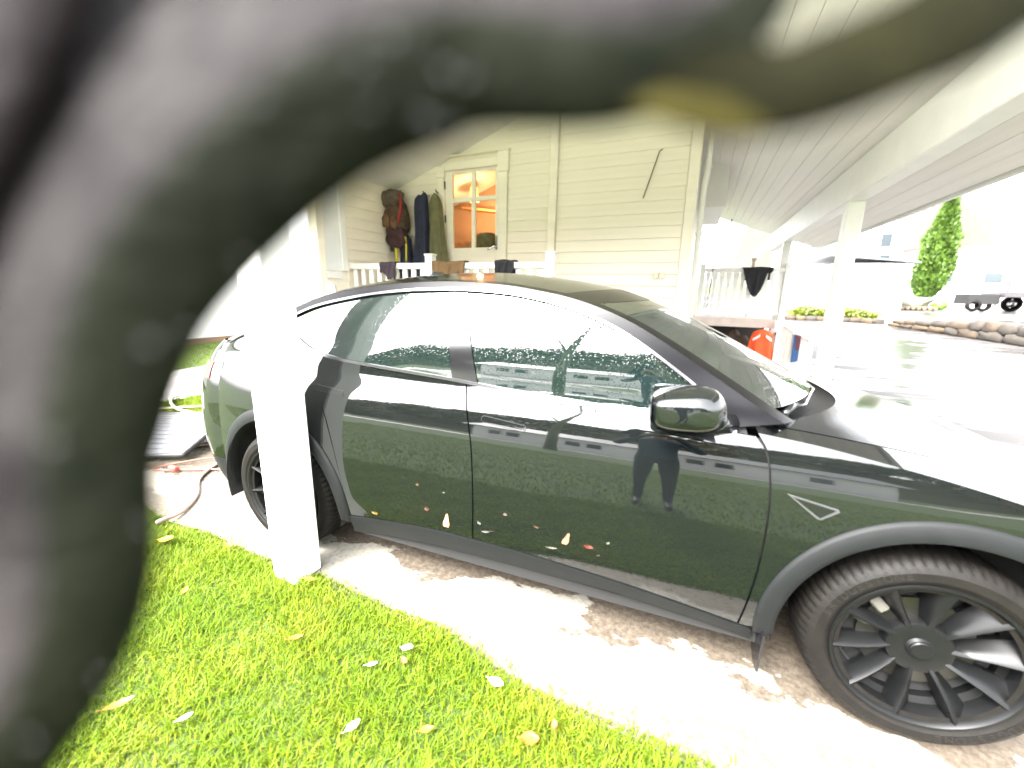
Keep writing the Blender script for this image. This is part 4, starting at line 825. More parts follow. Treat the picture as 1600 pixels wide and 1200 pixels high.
hw = thing('warehouse', 'long white warehouse with a thin maroon roof edge on the right', 'building', (30, 60, 1.6))
mb = MB(); mb.box(21.5, 46, 60.5, 75, 1.4, 7.0); mb.build('wall', w_wall, hw)
mb = MB(); mb.box(21.2, 46.3, 60.2, 75.3, 7.0, 7.22); mb.build('roof_edge', mat('maroon_edge', (.16, .05, .05), .5), hw)
for k in range(5): win(hw, 23+4*k, 60.5, 3.2, 1.6, 1.2)
# trailer
tr = thing('flatbed_trailer', 'grey flatbed trailer with twin axle wheels parked by the warehouse', 'trailer', (13.5, 26.6, TZ(26.6)))
z0 = TZ(26.6); mb = MB(); mb.bbox(12.7, 17.2, 25.9, 27.9, z0+.72, z0+.95, .01); mb.build('bed', mat('zinc', (.055, .05, .055), .5, metal=.2, var=.15, scale=6), tr)
for y_ in (25.87, 27.9):
    mb = MB(); mb.bbox(12.7, 17.2, y_, y_+.03, z0+.97, z0+1.42, .004); mb.build('side_board', mat('zinc_pale', (.15, .135, .14), .45, metal=.2), tr)
for x_ in (12.7, 14.2, 15.7):
    mb = MB(); mb.box(x_, x_+.05, 25.82, 25.868, z0+.7, z0+1.48); mb.build('stake', MATS['zinc'], tr)
mb = MB(); mb.bbox(11.6, 12.7, 26.75, 26.95, z0+.5, z0+.7, .01); mb.bbox(11.5, 12.68, 26.1, 27.4, z0+.35, z0+.85, .03); mb.build('drawbar', dark_m, tr)
for x_ in (14.0, 14.95):
    for y_ in (25.72, 27.95):
        mb = MB(); mb.lathe([(.22, -.1), (.36, -.1), (.40, -.06), (.40, .06), (.36, .1), (.22, .1)], 28, 'y', (x_, y_, z0+.40)); wt_ = mb.build('wheel', rubber, tr, smooth=True, auto=40); mb = MB(); mb.lathe([(.001, -.06), (.10, -.08), (.2, -.05), (.2, .05), (.001, .06)], 20, 'y', (x_, y_, z0+.40)); mb.build('rim', chrome, wt_)
for x_, y_ in ((11.75, 26.1), (12.2, 26.3)):
    mb = MB(); mb.lathe([(.17, -.1), (.27, -.1), (.3, -.06), (.3, .06), (.27, .1), (.17, .1)], 24, 'y', (x_, y_, TZ(y_)+.30)); single(mb, 'loose_tyre', rubber, 'black tyre at the very front of the trailer' if x_ < 12 else 'black tyre next to the trailer bed, second from its front', 'tyre', (x_, y_, TZ(y_)), smooth=True, group='tyres by the trailer')
sv = thing('metal_ramp', 'silver slatted ramp standing upright behind the trailer', 'ramp', (17, 33.6, TZ(33.6)))
for k in range(9):
    mb = MB(); zz = TZ(33.6)+.25+.3*k; mb.bbox(16.0+.09*k, 18.2+.06*k, 33.5+.02*k, 33.56+.02*k, zz, zz+.2, .01); mb.build('slat', MATS['zinc_pale'], sv)
for x_ in (16.0, 17.9):
    mb = MB(); mb.tube([(x_, 33.6, TZ(33.6)), (x_+.7, 33.8, TZ(33.6)+2.9)], .05, 8); mb.build('side_rail', MATS['zinc'], sv)
# dry-stone wall along the upper drive
sw = thing('stone_wall', 'low brown dry stone retaining wall beside the wet drive', 'wall', (7, 14, .4))
stone_ms = [mat('stone_a', (.042, .029, .018), .85, var=.35, scale=5, bump=.6, bscale=14), mat('stone_b', (.062, .042, .022), .85, var=.35, scale=5, bump=.6, bscale=14), mat('stone_c', (.032, .026, .020), .85, var=.3, scale=5, bump=.6, bscale=14)]
A = Vector((5.75, 17.3)); B = Vector((10.2, 5.2)); Ld = (B-A).length; dw = (B-A)/Ld; ang_w = math.atan2(dw.y, dw.x); rn = random.Random(5)
for c in range(2):
    s_ = .1+.2*c
    while s_ < Ld:
        ln = rn.uniform(.34, .75); p = A+dw*(s_+ln/2); hgt = min(.27, .10+s_*.05); zb = TZ(p.y)+c*hgt*.92
        mb = MB(); lump(mb, (0, 0, 0), ln*.54, .24, hgt*.62, 12, 8, .16, rn.randint(0, 999), .62); Mz = Matrix.Rotation(ang_w+rn.uniform(-.06, .06), 4, 'Z')
        mb.v = [tuple((Mz @ Vector(v))+Vector((p.x+rn.uniform(-.02, .02)*0, p.y, zb+hgt*.48))) for v in mb.v]; mb.build('stone', stone_ms[rn.randint(0, 2)], sw, smooth=True); s_ += ln*.98
# planting strip by the garage, woodpile, odds
hd_ = thing('low_hedge', 'low yellow green planting strip beyond the white posts', 'plants', (4.2, 18.6, TZ(18.6)))
N = 3500; px_ = 2.7+RNG.random(N)*3.0; py_ = 18.1+RNG.random(N)*.9; pz_ = TZ(18.6)+.05+RNG.random(N)*.38*(.5+.5*np.abs(np.sin(px_*2.3))); leafcloud('foliage', np.stack([px_, py_, pz_], 1), .13, leaf_mat('hedge_leaf', (.11, .13, .008), (.06, .09, .008), scale=4), hd_)
for k in range(9):
    mb = MB(); lump(mb, (2.7+.36*k, 17.85, TZ(17.8)+.06), .2, .12, .10, 12, 8, .15, k, .65); mb.build('edging_stone', stone_ms[k % 3], hd_, smooth=True)
wp = thing('woodpile', 'grey green covered pile between the garage and the cypress', 'pile', (9.3, 26.5, TZ(26.5)))
mb = MB(); lump(mb, (9.4, 26.6, TZ(26.5)+.32), .95, .5, .36, 24, 14, .15, 21, .7); mb.build('tarp', mat('tarp_green', (.07, .075, .055), .6, var=.5, scale=3, bump=.5, bscale=6), wp, smooth=True)
for k in range(7):
    mb = MB(); mb.lathe([(.001, -.3), (.09, -.3), (.09, .3), (.001, .3)], 10, 'y', (8.9+.22*k, 26.0, TZ(26)+.10)); mb.build('log', MATS['bark'], wp)
mb = MB(); lump(mb, (10.9, 27.2, TZ(27)+.22), .35, .3, .24, 16, 10, .25, 31); single(mb, 'garden_shrub', leaf_mat('shrub_leaf', (.10, .2, .02), (.07, .12, .02)), 'small bright green shrub at the foot of the cypress', 'shrub', (10.9, 27.2, TZ(27)), smooth=True)
# hills: one beyond the white house, one wooded behind the camera
def hill(name, cx_, cy0, rx, ry, h, m, seed=0):
    mb = MB(); rn = random.Random(seed); rows = []
    for i in range(25):
        row = []
        for j in range(41):
            u, v = -1+2*j/40, -1+2*i/24; d = u*u+v*v; z = h*max(0, 1-d)**.8*(1+.15*math.sin(u*9+seed)+.1*math.sin(v*11+u*5)); row.append((cx_+u*rx, cy0+v*ry, z-.5))
        rows.append(row)
    mb.grid(rows); return single(mb, name, m, None, None, (0, 0, 0), kind='structure', smooth=True, fix=False)
hill('hill', 44, 190, 44, 60, 46, mat('autumn_hill', (.030, .032, .022), .9, col2=(.060, .050, .040), scale=.12, detail=8))
hill('wooded_hill', 5, -88, 85, 48, 21, mat('wood_floor', (.05, .055, .025), .9, col2=(.09, .075, .03), scale=.3), 2)
# ================================================================== behind the camera (mirrored in the paint and glass)
bh = thing('long_white_bungalow', 'long white bungalow with dark paired windows, mirrored in the car door', 'house', (-2, -22, 0))
mb = MB(); mb.box(-9.5, 9, -27, -20.5, 0, 2.9); mb.build('wall', w_wall, bh)
mb = MB(); mb.prism([(-19.9, 2.85), (-27.6, 2.85), (-23.75, 4.3)], 'x', -10, 9.5); mb.build('roof', mat('slate_roof', (.10, .10, .11), .5, var=.2, scale=3), bh)
for k, x_ in enumerate((-8.6, -7.5, -4.2, -3.1, 1.5, 2.7, 6)):
    mb = MB(); mb.bbox(x_, x_+.9, -20.48, -20.42, 1.0, 2.2, .01); f = mb.build('window', white, bh); mb = MB(); mb.box(x_+.08, x_+.82, -20.415, -20.40, 1.08, 2.12); mb.build('pane', MATS['far_pane'], f)
mb = MB(); mb.bbox(-.4, .5, -20.48, -20.42, .05, 2.1, .01); mb.build('door', mat('tan_door', (.30, .2, .1), .5), bh)
# wood on the hill behind: one mass
N = 60000; cxs = RNG.random((260, 2)); cen = np.stack([-70+150*cxs[:, 0], -44-42*cxs[:, 1]], 1)
u = (cen[:, 0]-5)/85; v_ = (cen[:, 1]+88)/48; hz_ = 21*np.maximum(0, 1-(u*u+v_*v_))**.8
idx_ = RNG.integers(0, 260, N); d = RNG.normal(size=(N, 3)); d /= np.linalg.norm(d, axis=1)[:, None]; rad = (1.8+1.6*RNG.random(260))[idx_]
P = np.stack([cen[idx_, 0]+d[:, 0]*rad, cen[idx_, 1]+d[:, 1]*rad, hz_[idx_]+3.2+d[:, 2]*rad*1.25], 1)
wo_ = leafcloud('autumn_wood', P, .95, leaf_mat('wood_leaf', (.075, .10, .022), (.12, .085, .03), scale=.35)); wo_.rotation_euler = (0, 0, HA); tag(wo_, 'autumn wood on the hill, mirrored in the side windows', 'wood', kind='stuff')
pt_ = thing('slender_tree', 'slender mossy tree trunk mirrored in the front side window', 'tree', (-3.6, -13.5, 0))
mb = MB(); mb.tube([(-3.6, -13.5, 0), (-3.55, -13.4, 3), (-3.4, -13.5, 6), (-3.1, -13.3, 10)], [.26, .22, .17, .06], 10); mb.tube([(-3.5, -13.45, 5), (-4.4, -13.2, 8.4)], [.08, .02], 8); mb.tube([(-3.4, -13.45, 6), (-2.4, -13.8, 8.6)], [.07, .02], 8); mb.build('trunk', mat('mossy_bark', (.14, .15, .08), .85, var=.4, scale=5, bump=.5, bscale=20), pt_, smooth=True)
N = 260; d = RNG.normal(size=(N, 3)); d /= np.linalg.norm(d, axis=1)[:, None]; leafcloud('crown', np.array([-3.2, -13.4, 9.6])+d*np.array([1.8, 1.8, 1.6])*RNG.random((N, 1))**.4, .2, leaf_mat('thin_leaf', (.20, .17, .02), (.12, .14, .02), scale=2), pt_)
# ================================================================== left of the car
nb = thing('neighbour_house', 'glaring white house wall beyond the garden at the far left', 'house', (-15, 4, 0))
mb = MB(); mb.box(-20, -12.6, -3, 16, -.05, 4.6); mb.build('wall', w_wall, nb)
mb = MB(); mb.prism([(-20.5, 4.6), (-12.1, 4.6), (-16.3, 7.2)], 'y', -3.5, 16.5); mb.build('roof', mat('pale_roof', (.55, .55, .55), .35), nb)
mb = MB(); mb.box(-12.6, -12.52, -2.9, 15.9, -.05, .14); mb.build('plinth', mat('brown_plinth', (.16, .10, .06), .8), nb)
# ribbed mat
mt = thing('ribbed_mat', 'grey ribbed rubber mat lying curled behind the car', 'mat', (-5.3, -.45, .0))
c0, c1, c2_, c3 = (-6.3, -.50), (-5.15, .22), (-4.72, -.62), (-5.45, -1.05)
def matp(u, v, dz=0):
    x = (1-u)*(1-v)*c0[0]+u*(1-v)*c1[0]+u*v*c2_[0]+(1-u)*v*c3[0]; y = (1-u)*(1-v)*c0[1]+u*(1-v)*c1[1]+u*v*c2_[1]+(1-u)*v*c3[1]
    return (x, y, .06+.16*max(0, .5-u)**2*3+.07*math.sin(PI*v)*(1-u*.5)+.10*(1-v)+dz)
mb = MB(); mb.grid([[matp(i/20, j/16) for i in range(21)] for j in range(17)]); mb.grid([[matp(i/20, j/16, -.012) for i in range(21)] for j in range(17)]); ru = [(i/20, 0) for i in range(21)]+[(1, j/16) for j in range(17)]+[(1-i/20, 1) for i in range(21)]+[(0, 1-j/16) for j in range(17)]
mb.grid([[matp(u, v, 0) for u, v in ru], [matp(u, v, -.012) for u, v in ru]]); mb.build('sheet', mat('mat_grey', (.15, .155, .17), .45, var=.1, scale=5), mt, smooth=True, auto=40)
for k in range(11):
    mb = MB(); mb.tube([matp(i/20, (k+.8)/12, .004) for i in range(21)], .007, 6); mb.build('rib', mat('mat_rib', (.06, .06, .065), .5), mt)
mb = MB(); mb.tube([matp(u, v, 0) for u, v in ru], .02, 8); mb.build('rolled_edge', mat('mat_edge', (.02, .02, .02), .5), mt, smooth=True)
def cable(name, pts, r, m, label, cat):
    q = resample([np.array(p) for p in pts], 90); mb = MB(); mb.tube([tuple(p) for p in q], r, 6); return single(mb, name, m, label, cat, tuple(pts[0]), smooth=True)
cable('pale_hose', [(-3.72, -1.30, .05), (-3.78, -1.14, .02), (-3.95, -.95, .014), (-4.25, -.75, .014), (-4.45, -.40, .014), (-4.6, .1, .014), (-5.0, .5, .02), (-5.8, .55, .05), (-6.4, .2, .05), (-6.9, -.4, .05)], .014, mat('hose_pink', (.42, .30, .25), .5), 'pale pinkish hose curling from the lawn edge past the rear wheel', 'hose')
cable('brown_cable', [(-4.0, -.45, .012), (-4.4, -.68, .012), (-4.75, -.85, .012), (-4.55, -.55, .03), (-4.3, -.3, .012), (-4.75, -.1, .012), (-5.1, -.45, .012)], .009, mat('cable_brown', (.16, .06, .04), .5), 'red brown cable looped on the concrete beside the ribbed mat', 'cable')
cable('white_hose', [(-5.4, 1.1, .04), (-6.0, .75, .05), (-6.5, .9, .05), (-7.0, .5, .05), (-6.3, .15, .06), (-5.6, .25, .05), (-5.35, .7, .04), (-5.7, 1.2, .05), (-6.6, 1.3, .05)], .016, mat('hose_white', (.66, .64, .58), .4), 'white hose lying in loops on the grass behind the car', 'hose')
mb = MB(); mb.bbox(-4.62, -4.52, -.80, -.76, .012, .05, .01, None); single(mb, 'red_connector', mat('red_plastic', (.6, .05, .03), .4), 'small red plug lying on the concrete by the ribbed mat', 'plug', (-4.57, -.78, .01))
sb = thing('grey_bush', 'grey green wispy bush rising behind the boot of the car', 'bush', (-6.6, 1.9, 0))
N = 900; d = RNG.normal(size=(N, 3)); d /= np.linalg.norm(d, axis=1)[:, None]; P = np.array([-6.6, 1.9, .62])+d*np.array([.34, .34, .5])*RNG.random((N, 1))**.5; leafcloud('foliage', P, .14, leaf_mat('grey_leaf', (.10, .11, .07), (.05, .06, .035), scale=6), sb, aspect=.25)
mb = MB(); 
for k in range(6): mb.tube([(-6.6+.05*math.cos(k), 1.9+.05*math.sin(k), 0), (-6.6+.2*math.cos(k), 1.9+.2*math.sin(k), .8)], [.012, .004], 6)
mb.build('stem', MATS['bark'], sb)
# ================================================================== lawn
def grass_mat():
    m = bpy.data.materials.new('grass_blade'); m.use_nodes = True; n = m.node_tree.nodes; l = m.node_tree.links; b = n['Principled BSDF']
    g_ = n.new('ShaderNodeNewGeometry'); rp = n.new('ShaderNodeValToRGB'); cr_ = rp.color_ramp; cr_.elements[0].color = (.075, .14, .004, 1); cr_.elements[1].color = (.17, .165, .02, 1)
    e = cr_.elements.new(.5); e.color = (.115, .185, .005, 1); e = cr_.elements.new(.9); e.color = (.175, .20, .009, 1)
    tc = n.new('ShaderNodeTexCoord'); no = n.new('ShaderNodeTexNoise'); no.inputs['Scale'].default_value = 2.3; no.inputs['Detail'].default_value = 4; l.new(tc.outputs['Object'], no.inputs['Vector'])
    ma = n.new('ShaderNodeMath'); ma.operation = 'MULTIPLY_ADD'; ma.inputs[1].default_value = .75; mb_ = n.new('ShaderNodeMath'); mb_.operation = 'MULTIPLY_ADD'; mb_.inputs[1].default_value = 1.1; mb_.inputs[2].default_value = -.42
    l.new(g_.outputs['Random Per Island'], ma.inputs[0]); l.new(no.outputs['Fac'], mb_.inputs[0]); l.new(mb_.outputs[0], ma.inputs[2]); l.new(ma.outputs[0], rp.inputs[0]); l.new(rp.outputs[0], b.inputs['Base Color'])
    b.inputs['Roughness'].default_value = .65; b.inputs['IOR'].default_value = 1.3
    tl = n.new('ShaderNodeBsdfTranslucent'); l.new(rp.outputs[0], tl.inputs['Color']); mx = n.new('ShaderNodeMixShader'); mx.inputs[0].default_value = .3
    l.new(b.outputs[0], mx.inputs[1]); l.new(tl.outputs[0], mx.inputs[2]); l.new(mx.outputs[0], n['Material Output'].inputs[0]); return m
gm = grass_mat()
def blades(name, X, Y, Z, hgt, wid, label, rng=RNG):
    N = len(X); az = rng.random(N)*2*PI; lean = .25+.9*rng.random(N); fa = az+rng.normal(size=N)*.5
    h = hgt*(.55+.8*rng.random(N)); w_ = wid*(.7+.6*rng.random(N)); d = np.stack([np.cos(fa), np.sin(fa), np.zeros(N)], 1); s_ = np.stack([-np.sin(az), np.cos(az), np.zeros(N)], 1); P = np.stack([X, Y, Z], 1)
    def lv(t): return P+d*(lean*h*t*t)[:, None]+np.array([0, 0, 1])*(h*(t-.28*lean*t*t))[:, None]
    V = np.stack([P-s_*w_[:, None]*.5, P+s_*w_[:, None]*.5, lv(.55)+s_*w_[:, None]*.42, lv(.55)-s_*w_[:, None]*.42, lv(1.)], 1).reshape(-1, 3)
    me = bpy.data.meshes.new(name); me.vertices.add(5*N); me.vertices.foreach_set('co', V.astype(np.float32).ravel())
    base = (np.arange(N)*5)[:, None]; li = np.concatenate([base+np.array([0, 1, 2, 3]), base+np.array([3, 2, 4])], 1).astype(np.int32).ravel()
    ls = np.stack([np.arange(N)*7, np.arange(N)*7+4], 1).astype(np.int32).ravel()
    me.loops.add(7*N); me.polygons.add(2*N); me.loops.foreach_set('vertex_index', li); me.polygons.foreach_set('loop_start', ls); me.update(calc_edges=True); me.materials.append(gm)
    o = bpy.data.objects.new(name, me); COL.objects.link(o); o.rotation_euler = (0, 0, HA); tag(o, label, 'grass', kind='stuff'); return o
N = 150000; X = -4.6+5.5*RNG.random(N); le = np.array([LE(x) for x in np.linspace(-5, 2, 400)]); lex = np.interp(X, np.linspace(-5, 2, 400), le)
Y = lex+.035*RNG.normal(size=N)*(RNG.random(N) < .2)-(RNG.random(N)**1.15)*1.35; edge = np.clip((lex-Y)/.08, .45, 1)
clump = .85+.20*np.sin(X*9+Y*5)*np.sin(Y*11-X*4)+.2*RNG.random(N)
keep = ~((np.abs(X+2.585) < .09) & (np.abs(Y+1.205) < .09)); X, Y, edge, clump = X[keep], Y[keep], edge[keep], clump[keep]
blades('lawn_grass', X, Y, np.full(len(X), .0), .050*edge*clump, .0042, 'lush bright green lawn in the foreground')
N = 60000; X = -8+13*RNG.random(N); Y = -2.5-6.5*RNG.random(N)**1.2; blades('lawn_grass', X, Y, np.full(N, .005), .055*np.ones(N), .009, 'rest of the lawn behind the viewer, mirrored in the doors')
N = 26000; X = -7+1.7*RNG.random(N); Y = -1.2+4*RNG.random(N); X2 = -12.5+3.3*RNG.random(9000); Y2 = -1.2+6*RNG.random(9000); X = np.concatenate([X, X2]); Y = np.concatenate([Y, Y2]); blades('lawn_grass', X, Y, np.full(len(X), -.004), .055*np.ones(len(X)), .008, 'green grass patch behind the car at the left')
# fallen leaves, each one its own
def leaf(x, y, z, L_, col, label, rz, curl=.35, tilt=(0, 0), wid=.5, key=None):
    mb = MB(); rows = []
    for i in range(11):
        t = i/10; hw_ = wid*.5*L_*math.sin(PI*min(1, t*.97+.02))**.8*(1+.12*math.sin(t*23)); row = []
        for j in range(5):
            u = -1+j/2; row.append((L_*(t-.5), hw_*u, curl*L_*((t-.5)**2*.9+.5*abs(u)*hw_/L_*1.5)))
        rows.append(row)
    mb.grid(rows); mb.grid([[(p[0], p[1], p[2]-.0008) for p in r] for r in rows], flip=True); mb.tube([(L_*-.5, 0, curl*L_*.225), (L_*-.68, .01*L_, curl*L_*.30)], .0012, 5)
    m = mat('leaf_'+(key or 'x'), col, .4, var=.35, scale=60); o = mb.build('fallen_leaf', m, None, smooth=True, fix=False)
    o.location = H2W((x, y, z)); o.rotation_euler = (tilt[0], tilt[1], rz+HA); tag(o, label, 'leaf', 'fallen leaves'); return o
LF = [(-2.48, -2.01, .06, .085, (.42, .14, .02), 'curled orange brown leaf low at the left edge of the lawn', 1.1, 'orange', .28),
 (-1.12, -1.50, .055, .062, (.62, .10, .02), 'bright orange red leaf at the bottom edge of the lawn', .4, 'red', .7),
 (-1.06, -1.42, .055, .035, (.22, .07, .03), 'small dark brown leaf just right of the orange red leaf', 2.0, 'brown', .6),
 (-1.71, -1.39, .06, .055, (.80, .74, .68), 'broad white leaf lying upside down in the middle of the lawn', .1, 'white', .75),
 (-1.69, -1.435, .05, .045, (.12, .05, .04), 'dark brown leaf directly below the broad white leaf', -.4, 'brown', .5),
 (-1.79, -1.51, .06, .045, (.78, .74, .70), 'narrow white leaf left of the broad white leaf', .9, 'white', .4),
 (-1.31, -1.37, .06, .065, (.80, .74, .50), 'pale cream leaf on the grass nearest the concrete', -.1, 'cream', .55),
 (-1.68, -1.72, .06, .055, (.62, .45, .38), 'pinkish pale leaf near the bottom of the lawn', 1.3, 'pink', .5),
 (-3.44, -1.385, .06, .10, (.70, .42, .02), 'large yellow leaf at the far left end of the lawn', .3, 'yellow', .5),
 (-3.86, -1.10, .022, .11, (.66, .42, .03), 'yellow leaf on the concrete beside the pale hose', .5, 'yellow', .3),
 (-2.17, -1.55, .06, .06, (.50, .20, .06), 'orange brown leaf midway on the lawn below the white post', 1.0, 'orange', .5),
 (-2.22, -1.94, .06, .045, (.78, .74, .70), 'white petal shaped leaf right of the curled orange leaf', 1.2, 'white', .4),
 (-3.08, -1.26, .055, .045, (.55, .22, .05), 'small orange leaf on the lawn left of the white post', .2, 'orange', .6),
 (-2.42, -1.27, .06, .055, (.70, .50, .10), 'yellow leaf in the grass at the foot of the white post', .4, 'yellow', .5),
 (-1.02, -1.60, .055, .04, (.70, .62, .20), 'pale yellow leaf left of the orange red leaf', 1.9, 'cream', .5),
 (-2.9, -1.58, .055, .05, (.50, .30, .04), 'ochre leaf on the left of the lawn by the dark loop', 2.2, 'yellow', .5),
 (-1.45, -1.62, .055, .05, (.45, .18, .03), 'rust leaf low in the lawn between pink and cream leaves', .7, 'orange', .45)]
for x_, y_, z_, L_, c_, lab, rz, key, wd in LF: leaf(x_, y_, z_, L_, c_, lab, rz, .4, (random.uniform(-.3, .3), random.uniform(-.3, .3)), wd, key)
# leaves stuck on the wet door panels
def stuck(x, z, L_, a, m, dw, label=None):
    mb = MB(); pol = []
    for i in range(14):
        t = 2*PI*i/14; r = L_*(.5+.12*math.sin(3*t+a)); pol.append((x+r*math.cos(t)*math.cos(a)-.4*r*math.sin(t)*math.sin(a), z+r*math.cos(t)*math.sin(a)+.4*r*math.sin(t)*math.cos(a)))
    mb.add([side(px, pz, .002) for px, pz in pol]+[side(px, pz, .0005) for px, pz in pol], [tuple(range(14)), tuple(range(14, 28))[::-1]]+[(i, (i+1) % 14, 14+(i+1) % 14, 14+i) for i in range(14)])
    c0_ = side(x, z); mb.org = c0_; o = mb.build('stuck_leaf', m, None); o.location = c0_; tag(o, label, 'leaf', 'leaves stuck on the car')
stuck(-1.79, .445, .075, 1.4, mat('leaf_tan', (.40, .20, .10), .5, var=.3, scale=40), None, 'tan leaf stuck low on the black rear door')
stuck(-1.215, .50, .06, 1.2, mat('leaf_rust', (.20, .09, .06), .5, var=.3, scale=40), None, 'reddish brown leaf stuck on the black front door')
# ================================================================== the person taking the photograph (mirrored in the door)
ps = thing('person', 'person in a dark blue jacket holding up a phone, mirrored in the front door', 'person', (-.88, -2.90, 0), house=False)
def skin_mesh(verts, edges, root, sub=2):
    me = bpy.data.meshes.new('skin'); me.from_pydata([v[:3] for v in verts], edges, []); o = bpy.data.objects.new('skin', me); COL.objects.link(o)
    md = o.modifiers.new('s', 'SKIN'); md.use_smooth_shade = True
    for i, v in enumerate(verts): me.skin_vertices[0].data[i].radius = (v[3], v[4] if len(v) > 4 else v[3]); me.skin_vertices[0].data[i].use_root = (i == root)
    sd_ = o.modifiers.new('u', 'SUBSURF'); sd_.levels = sub; sd_.render_levels = sub
    dg = bpy.context.evaluated_depsgraph_get(); out = bpy.data.meshes.new_from_object(o.evaluated_get(dg)); bpy.data.objects.remove(o); return out
bx, by = -.88, -2.90; V = []; Eg = []
def J(x, y, z, r, r2=None, to=None):
    V.append((x, y, z, r, r2 or r)); 
    if to is not None: Eg.append((to, len(V)-1))
    return len(V)-1
pel = J(bx, by, .95, .15, .115); w1 = J(bx, by, 1.12, .15, .11, pel); ch = J(bx, by+.01, 1.32, .17, .12, w1); nk0 = J(bx, by+.01, 1.46, .10, .08, ch); nk = J(bx, by+.02, 1.52, .055, .055, nk0)
hd0 = J(bx, by+.045, 1.60, .072, .085, nk); hd1 = J(bx, by+.04, 1.68, .078, .095, hd0); J(bx, by+.035, 1.755, .055, .07, hd1)
phc = CAM-fw*.016
for s in (-1, 1):
    sh_ = J(bx+s*.17, by+.01, 1.40, .065, .065, ch); el = J(bx+s*.33, by+.12, 1.20, .048, .048, sh_); wr = phc+cx*s*.115-cy*.05-fw*.03; w_i = J(*wr, .030, .030, el); pm = phc+cx*s*.092-cy*.012-fw*.012; pi_ = J(*pm, .030, .020, w_i)
    for k in range(4):
        b1 = phc+cx*s*(.084)+cy*(.012+.014*(k-1.2))+fw*.010; t1 = phc+cx*s*(.055-.004*abs(k-1.5))+cy*(.012+.016*(k-1.2))+fw*.012 if k else phc+cx*s*.06+cy*.036+fw*.002
        a_ = J(*b1, .0085, .0085, pi_); J(*t1, .007, .007, a_)
    tb1 = phc+cx*s*.078-cy*.03-fw*.012; a_ = J(*tb1, .010, .010, pi_); J(*(phc+cx*s*.048-cy*.022-fw*.012), .008, .008, a_)
    hp = J(bx+s*.09, by, .88, .095, .10, pel); kn = J(bx+s*.11, by+.03, .50, .065, .065, hp); an = J(bx+s*.12, by, .10, .042, .045, kn); he = J(bx+s*.125, by+.03, .045, .042, .035, an); J(bx+s*.13, by+.17, .04, .042, .028, he)
bme = skin_mesh(V, Eg, pel, 2)
sk_m = mat('skin', (.45, .26, .18), .5); jk_m = mat('blue_jacket', (.035, .05, .10), .7, var=.3, scale=12, bump=.4, bscale=30); tr_m = mat('dark_trousers', (.015, .016, .02), .8); sho = mat('shoe', (.02, .02, .02), .5)
for m in (jk_m, sk_m, tr_m, sho): bme.materials.append(m)
for p in bme.polygons:
    c = p.center; d_hand = (c-phc).length
    p.material_index = 3 if c.z < .085 else (2 if c.z < .93 else (1 if (c.z > 1.505 and abs(c.x-bx) < .13 and c.y < by+.2) or d_hand < .135 else 0)); p.use_smooth = True
for v in bme.vertices: v.co -= Vector((bx, by, 0))
bo = bpy.data.objects.new('body', bme); COL.objects.link(bo); bo.parent = ps
ORG[ps.name] = (bx, by, 0)
mb = MB(); lump(mb, (bx, by+.02, 1.715), .087, .098, .085, 24, 14, .05, 3); mb.build('hair', mat('grey_hair', (.20, .17, .14), .6, var=.3, scale=60), ps, smooth=True)
mb = MB(); mb.tube([(bx, by+.135, 1.66), (bx, by+.158, 1.625), (bx, by+.135, 1.615)], [.010, .016, .010], 8); mb.build('nose', sk_m, ps, smooth=True)
for s in (-1, 1):
    mb = MB(); lump(mb, (bx+s*.032, by+.125, 1.665), .013, .01, .008, 12, 8, 0); mb.build('eye', mat('eye_dark', (.03, .03, .03), .2), ps, smooth=True)
    mb = MB(); lump(mb, (bx+s*.084, by+.04, 1.645), .012, .022, .032, 12, 8, .05); mb.build('ear', sk_m, ps, smooth=True)
mb = MB(); lump(mb, (bx, by+.128, 1.59), .026, .008, .006, 12, 8, 0); mb.build('mouth', mat('lips', (.32, .13, .11), .5), ps, smooth=True)
ph = bpy.data.objects.new('phone', None); COL.objects.link(ph); ph.matrix_world = Matrix.Translation(phc) @ CAMROT.to_4x4(); tag(ph, 'dark phone held up sideways in both hands, mirrored in the door', 'phone')
mb = MB(); mb.bbox(-.075, .075, -.036, .036, -.004, .004, .003); mb.build('case', trim_black, ph)
mb = MB(); mb.lathe([(.001, -.006), (.008, -.006), (.009, -.004)], 16, 'z', (0, 0, 0)); mb.build('lens', chrome, ph)
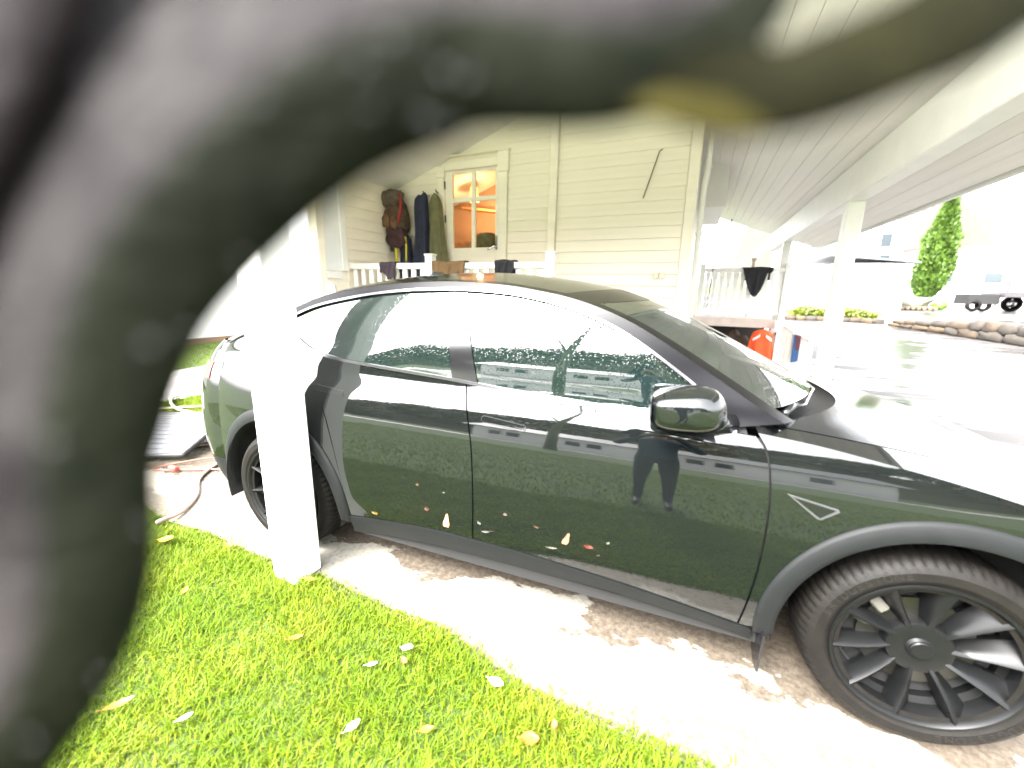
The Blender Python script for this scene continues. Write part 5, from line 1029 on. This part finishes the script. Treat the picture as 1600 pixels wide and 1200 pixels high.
# ================================================================== the dark loop right before the lens
lo = thing('foreground_loop', 'out of focus dark wet loop close to the lens, filling left and top', 'loop', tuple(CAM+fw*.11), house=False)
lo.matrix_world = Matrix.Translation(CAM+fw*.11) @ CAMROT.to_4x4(); ORG[lo.name] = (0, 0, 0)
K = .11/641.4
def L3(px, py, dz=0.): return ((px-800)*K, -(py-600)*K, dz)
PRF = [(1, -.35), (1.0, 0), (.92, .30), (.74, .66), (.62, .86), (.53, .93), (.42, .91), (.2, .76), (-.2, .42), (-.6, .08), (-.92, -.22), (-1, -.5), (-.75, -.85), (0, -.95), (.7, -.8)]
_pq = resample([np.array(p) for p in PRF+[PRF[0]]], 57)[:-1]
def looptube(mb, ctrl, n=90, amp=.01, seed=0, flat=.32, prof=True):
    q = resample([np.array((c[0], c[1], c[2], c[3]), float) for c in ctrl], n); C3 = [Vector(L3(a[0], a[1], a[3]*K)) for a in q]; rows = []; m = len(_pq)
    for i in range(n):
        t = (C3[min(n-1, i+1)]-C3[max(0, i-1)]).normalized(); z_ = Vector((0, 0, 1)); nn = t.cross(z_).normalized(); row = []
        for k in range(m):
            a = 2*PI*k/m; u, v = (_pq[k] if prof else (math.cos(a), math.sin(a))); r = q[i][2]*K*(1+amp*math.sin(3*a+i*.11+seed)+amp*.7*math.sin(2*a-i*.07+seed*2))
            row.append(C3[i]+nn*u*r+z_*v*r*flat)
        rows.append(row)
    mb.grid(rows, close=True); mb.add(rows[0], [tuple(range(m))]); mb.add(rows[-1], [tuple(range(m))]); return mb
loop_m = mat('loop_skin', (.0026, .0017, .0020), .7, col2=(.0175, .0150, .0152), scale=38, bump=.5, bscale=160, ior=1.18, brough=.1, detail=3)
grass_refl_m = mat('loop_grass_reflection', (.0030, .0042, .0018), .7, col2=(.0075, .0090, .0045), scale=40, bump=.5, bscale=160, ior=1.15)  # green reflection of the lawn, painted into the inner facet's base colour
TB = [(-190, 1450, 150, 0), (-110, 1200, 165, 0), (20, 930, 200, 0), (15, 660, 232, 0), (110, 340, 262, 0), (390, 50, 275, 0), (690, -50, 255, 0), (950, -10, 195, 0), (1080, -60, 165, 0), (1150, -260, 150, 0)]
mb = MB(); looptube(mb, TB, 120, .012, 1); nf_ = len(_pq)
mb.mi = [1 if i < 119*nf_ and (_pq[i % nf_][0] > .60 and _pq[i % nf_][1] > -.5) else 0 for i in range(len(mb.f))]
mb.build('thick_bend', [loop_m, grass_refl_m], lo, smooth=True)
q_ = resample([np.array(c, float) for c in TB], 120); mb = MB(); rn = random.Random(3)          # clinging rain drops
for k in range(46):
    i = rn.randint(12, 95); c = q_[i]; t_ = q_[i+1]-q_[i-1]; t_ = t_/np.hypot(t_[0], t_[1]); j = rn.randint(4, 24); u, v = _pq[j]; nn = np.array((-t_[1], t_[0])) ; rr_ = c[2]
    p = L3(c[0]+nn[0]*u*rr_, c[1]+nn[1]*u*rr_, v*rr_*K*.32+.0003); lump(mb, p, .0011, .0011, .0008, 8, 6, 0)
dp_ = mb.build('rain_drops', mat('drop_water', (.02, .02, .02), .03, ior=1.6), lo, smooth=True); dp_['kind'] = 'stuff'
mb = MB(); looptube(mb, [(-560, 1000, 190, 60), (-270, 560, 200, 60), (-90, 190, 205, 60), (70, -120, 200, 60), (330, -400, 200, 60)], 60, .02, 4, prof=False)
mb.build('outer_fold', mat('loop_maroon', (.0030, .0011, .0016), .75, col2=(.0060, .0032, .0038), scale=30, bump=.3, bscale=150, ior=1.25), lo, smooth=True)
mb = MB(); looptube(mb, [(1040, 60, 110, 6), (1130, 128, 84, 0), (1220, 142, 70, 0), (1300, 118, 72, 0), (1400, 76, 72, 0), (1500, 24, 78, 0), (1620, -70, 85, 0), (1760, -190, 95, 0)], 70, .03, 3, prof=False)
mb.build('thin_bend', mat('loop_olive', (.0025, .0026, .0012), .75, col2=(.008, .0078, .0025), scale=26, bump=.4, bscale=200, ior=1.1), lo, smooth=True)
mb = MB(); looptube(mb, [(940, 165, 6, 4), (1015, 158, 34, 8), (1095, 165, 48, 10), (1165, 182, 36, 8), (1260, 178, 8, 4)], 30, .05, 5, prof=False)
mb.build('yellow_patch', mat('loop_yellow', (.026, .0225, .0055), .8, var=.3, scale=50, ior=1.1), lo, smooth=True)
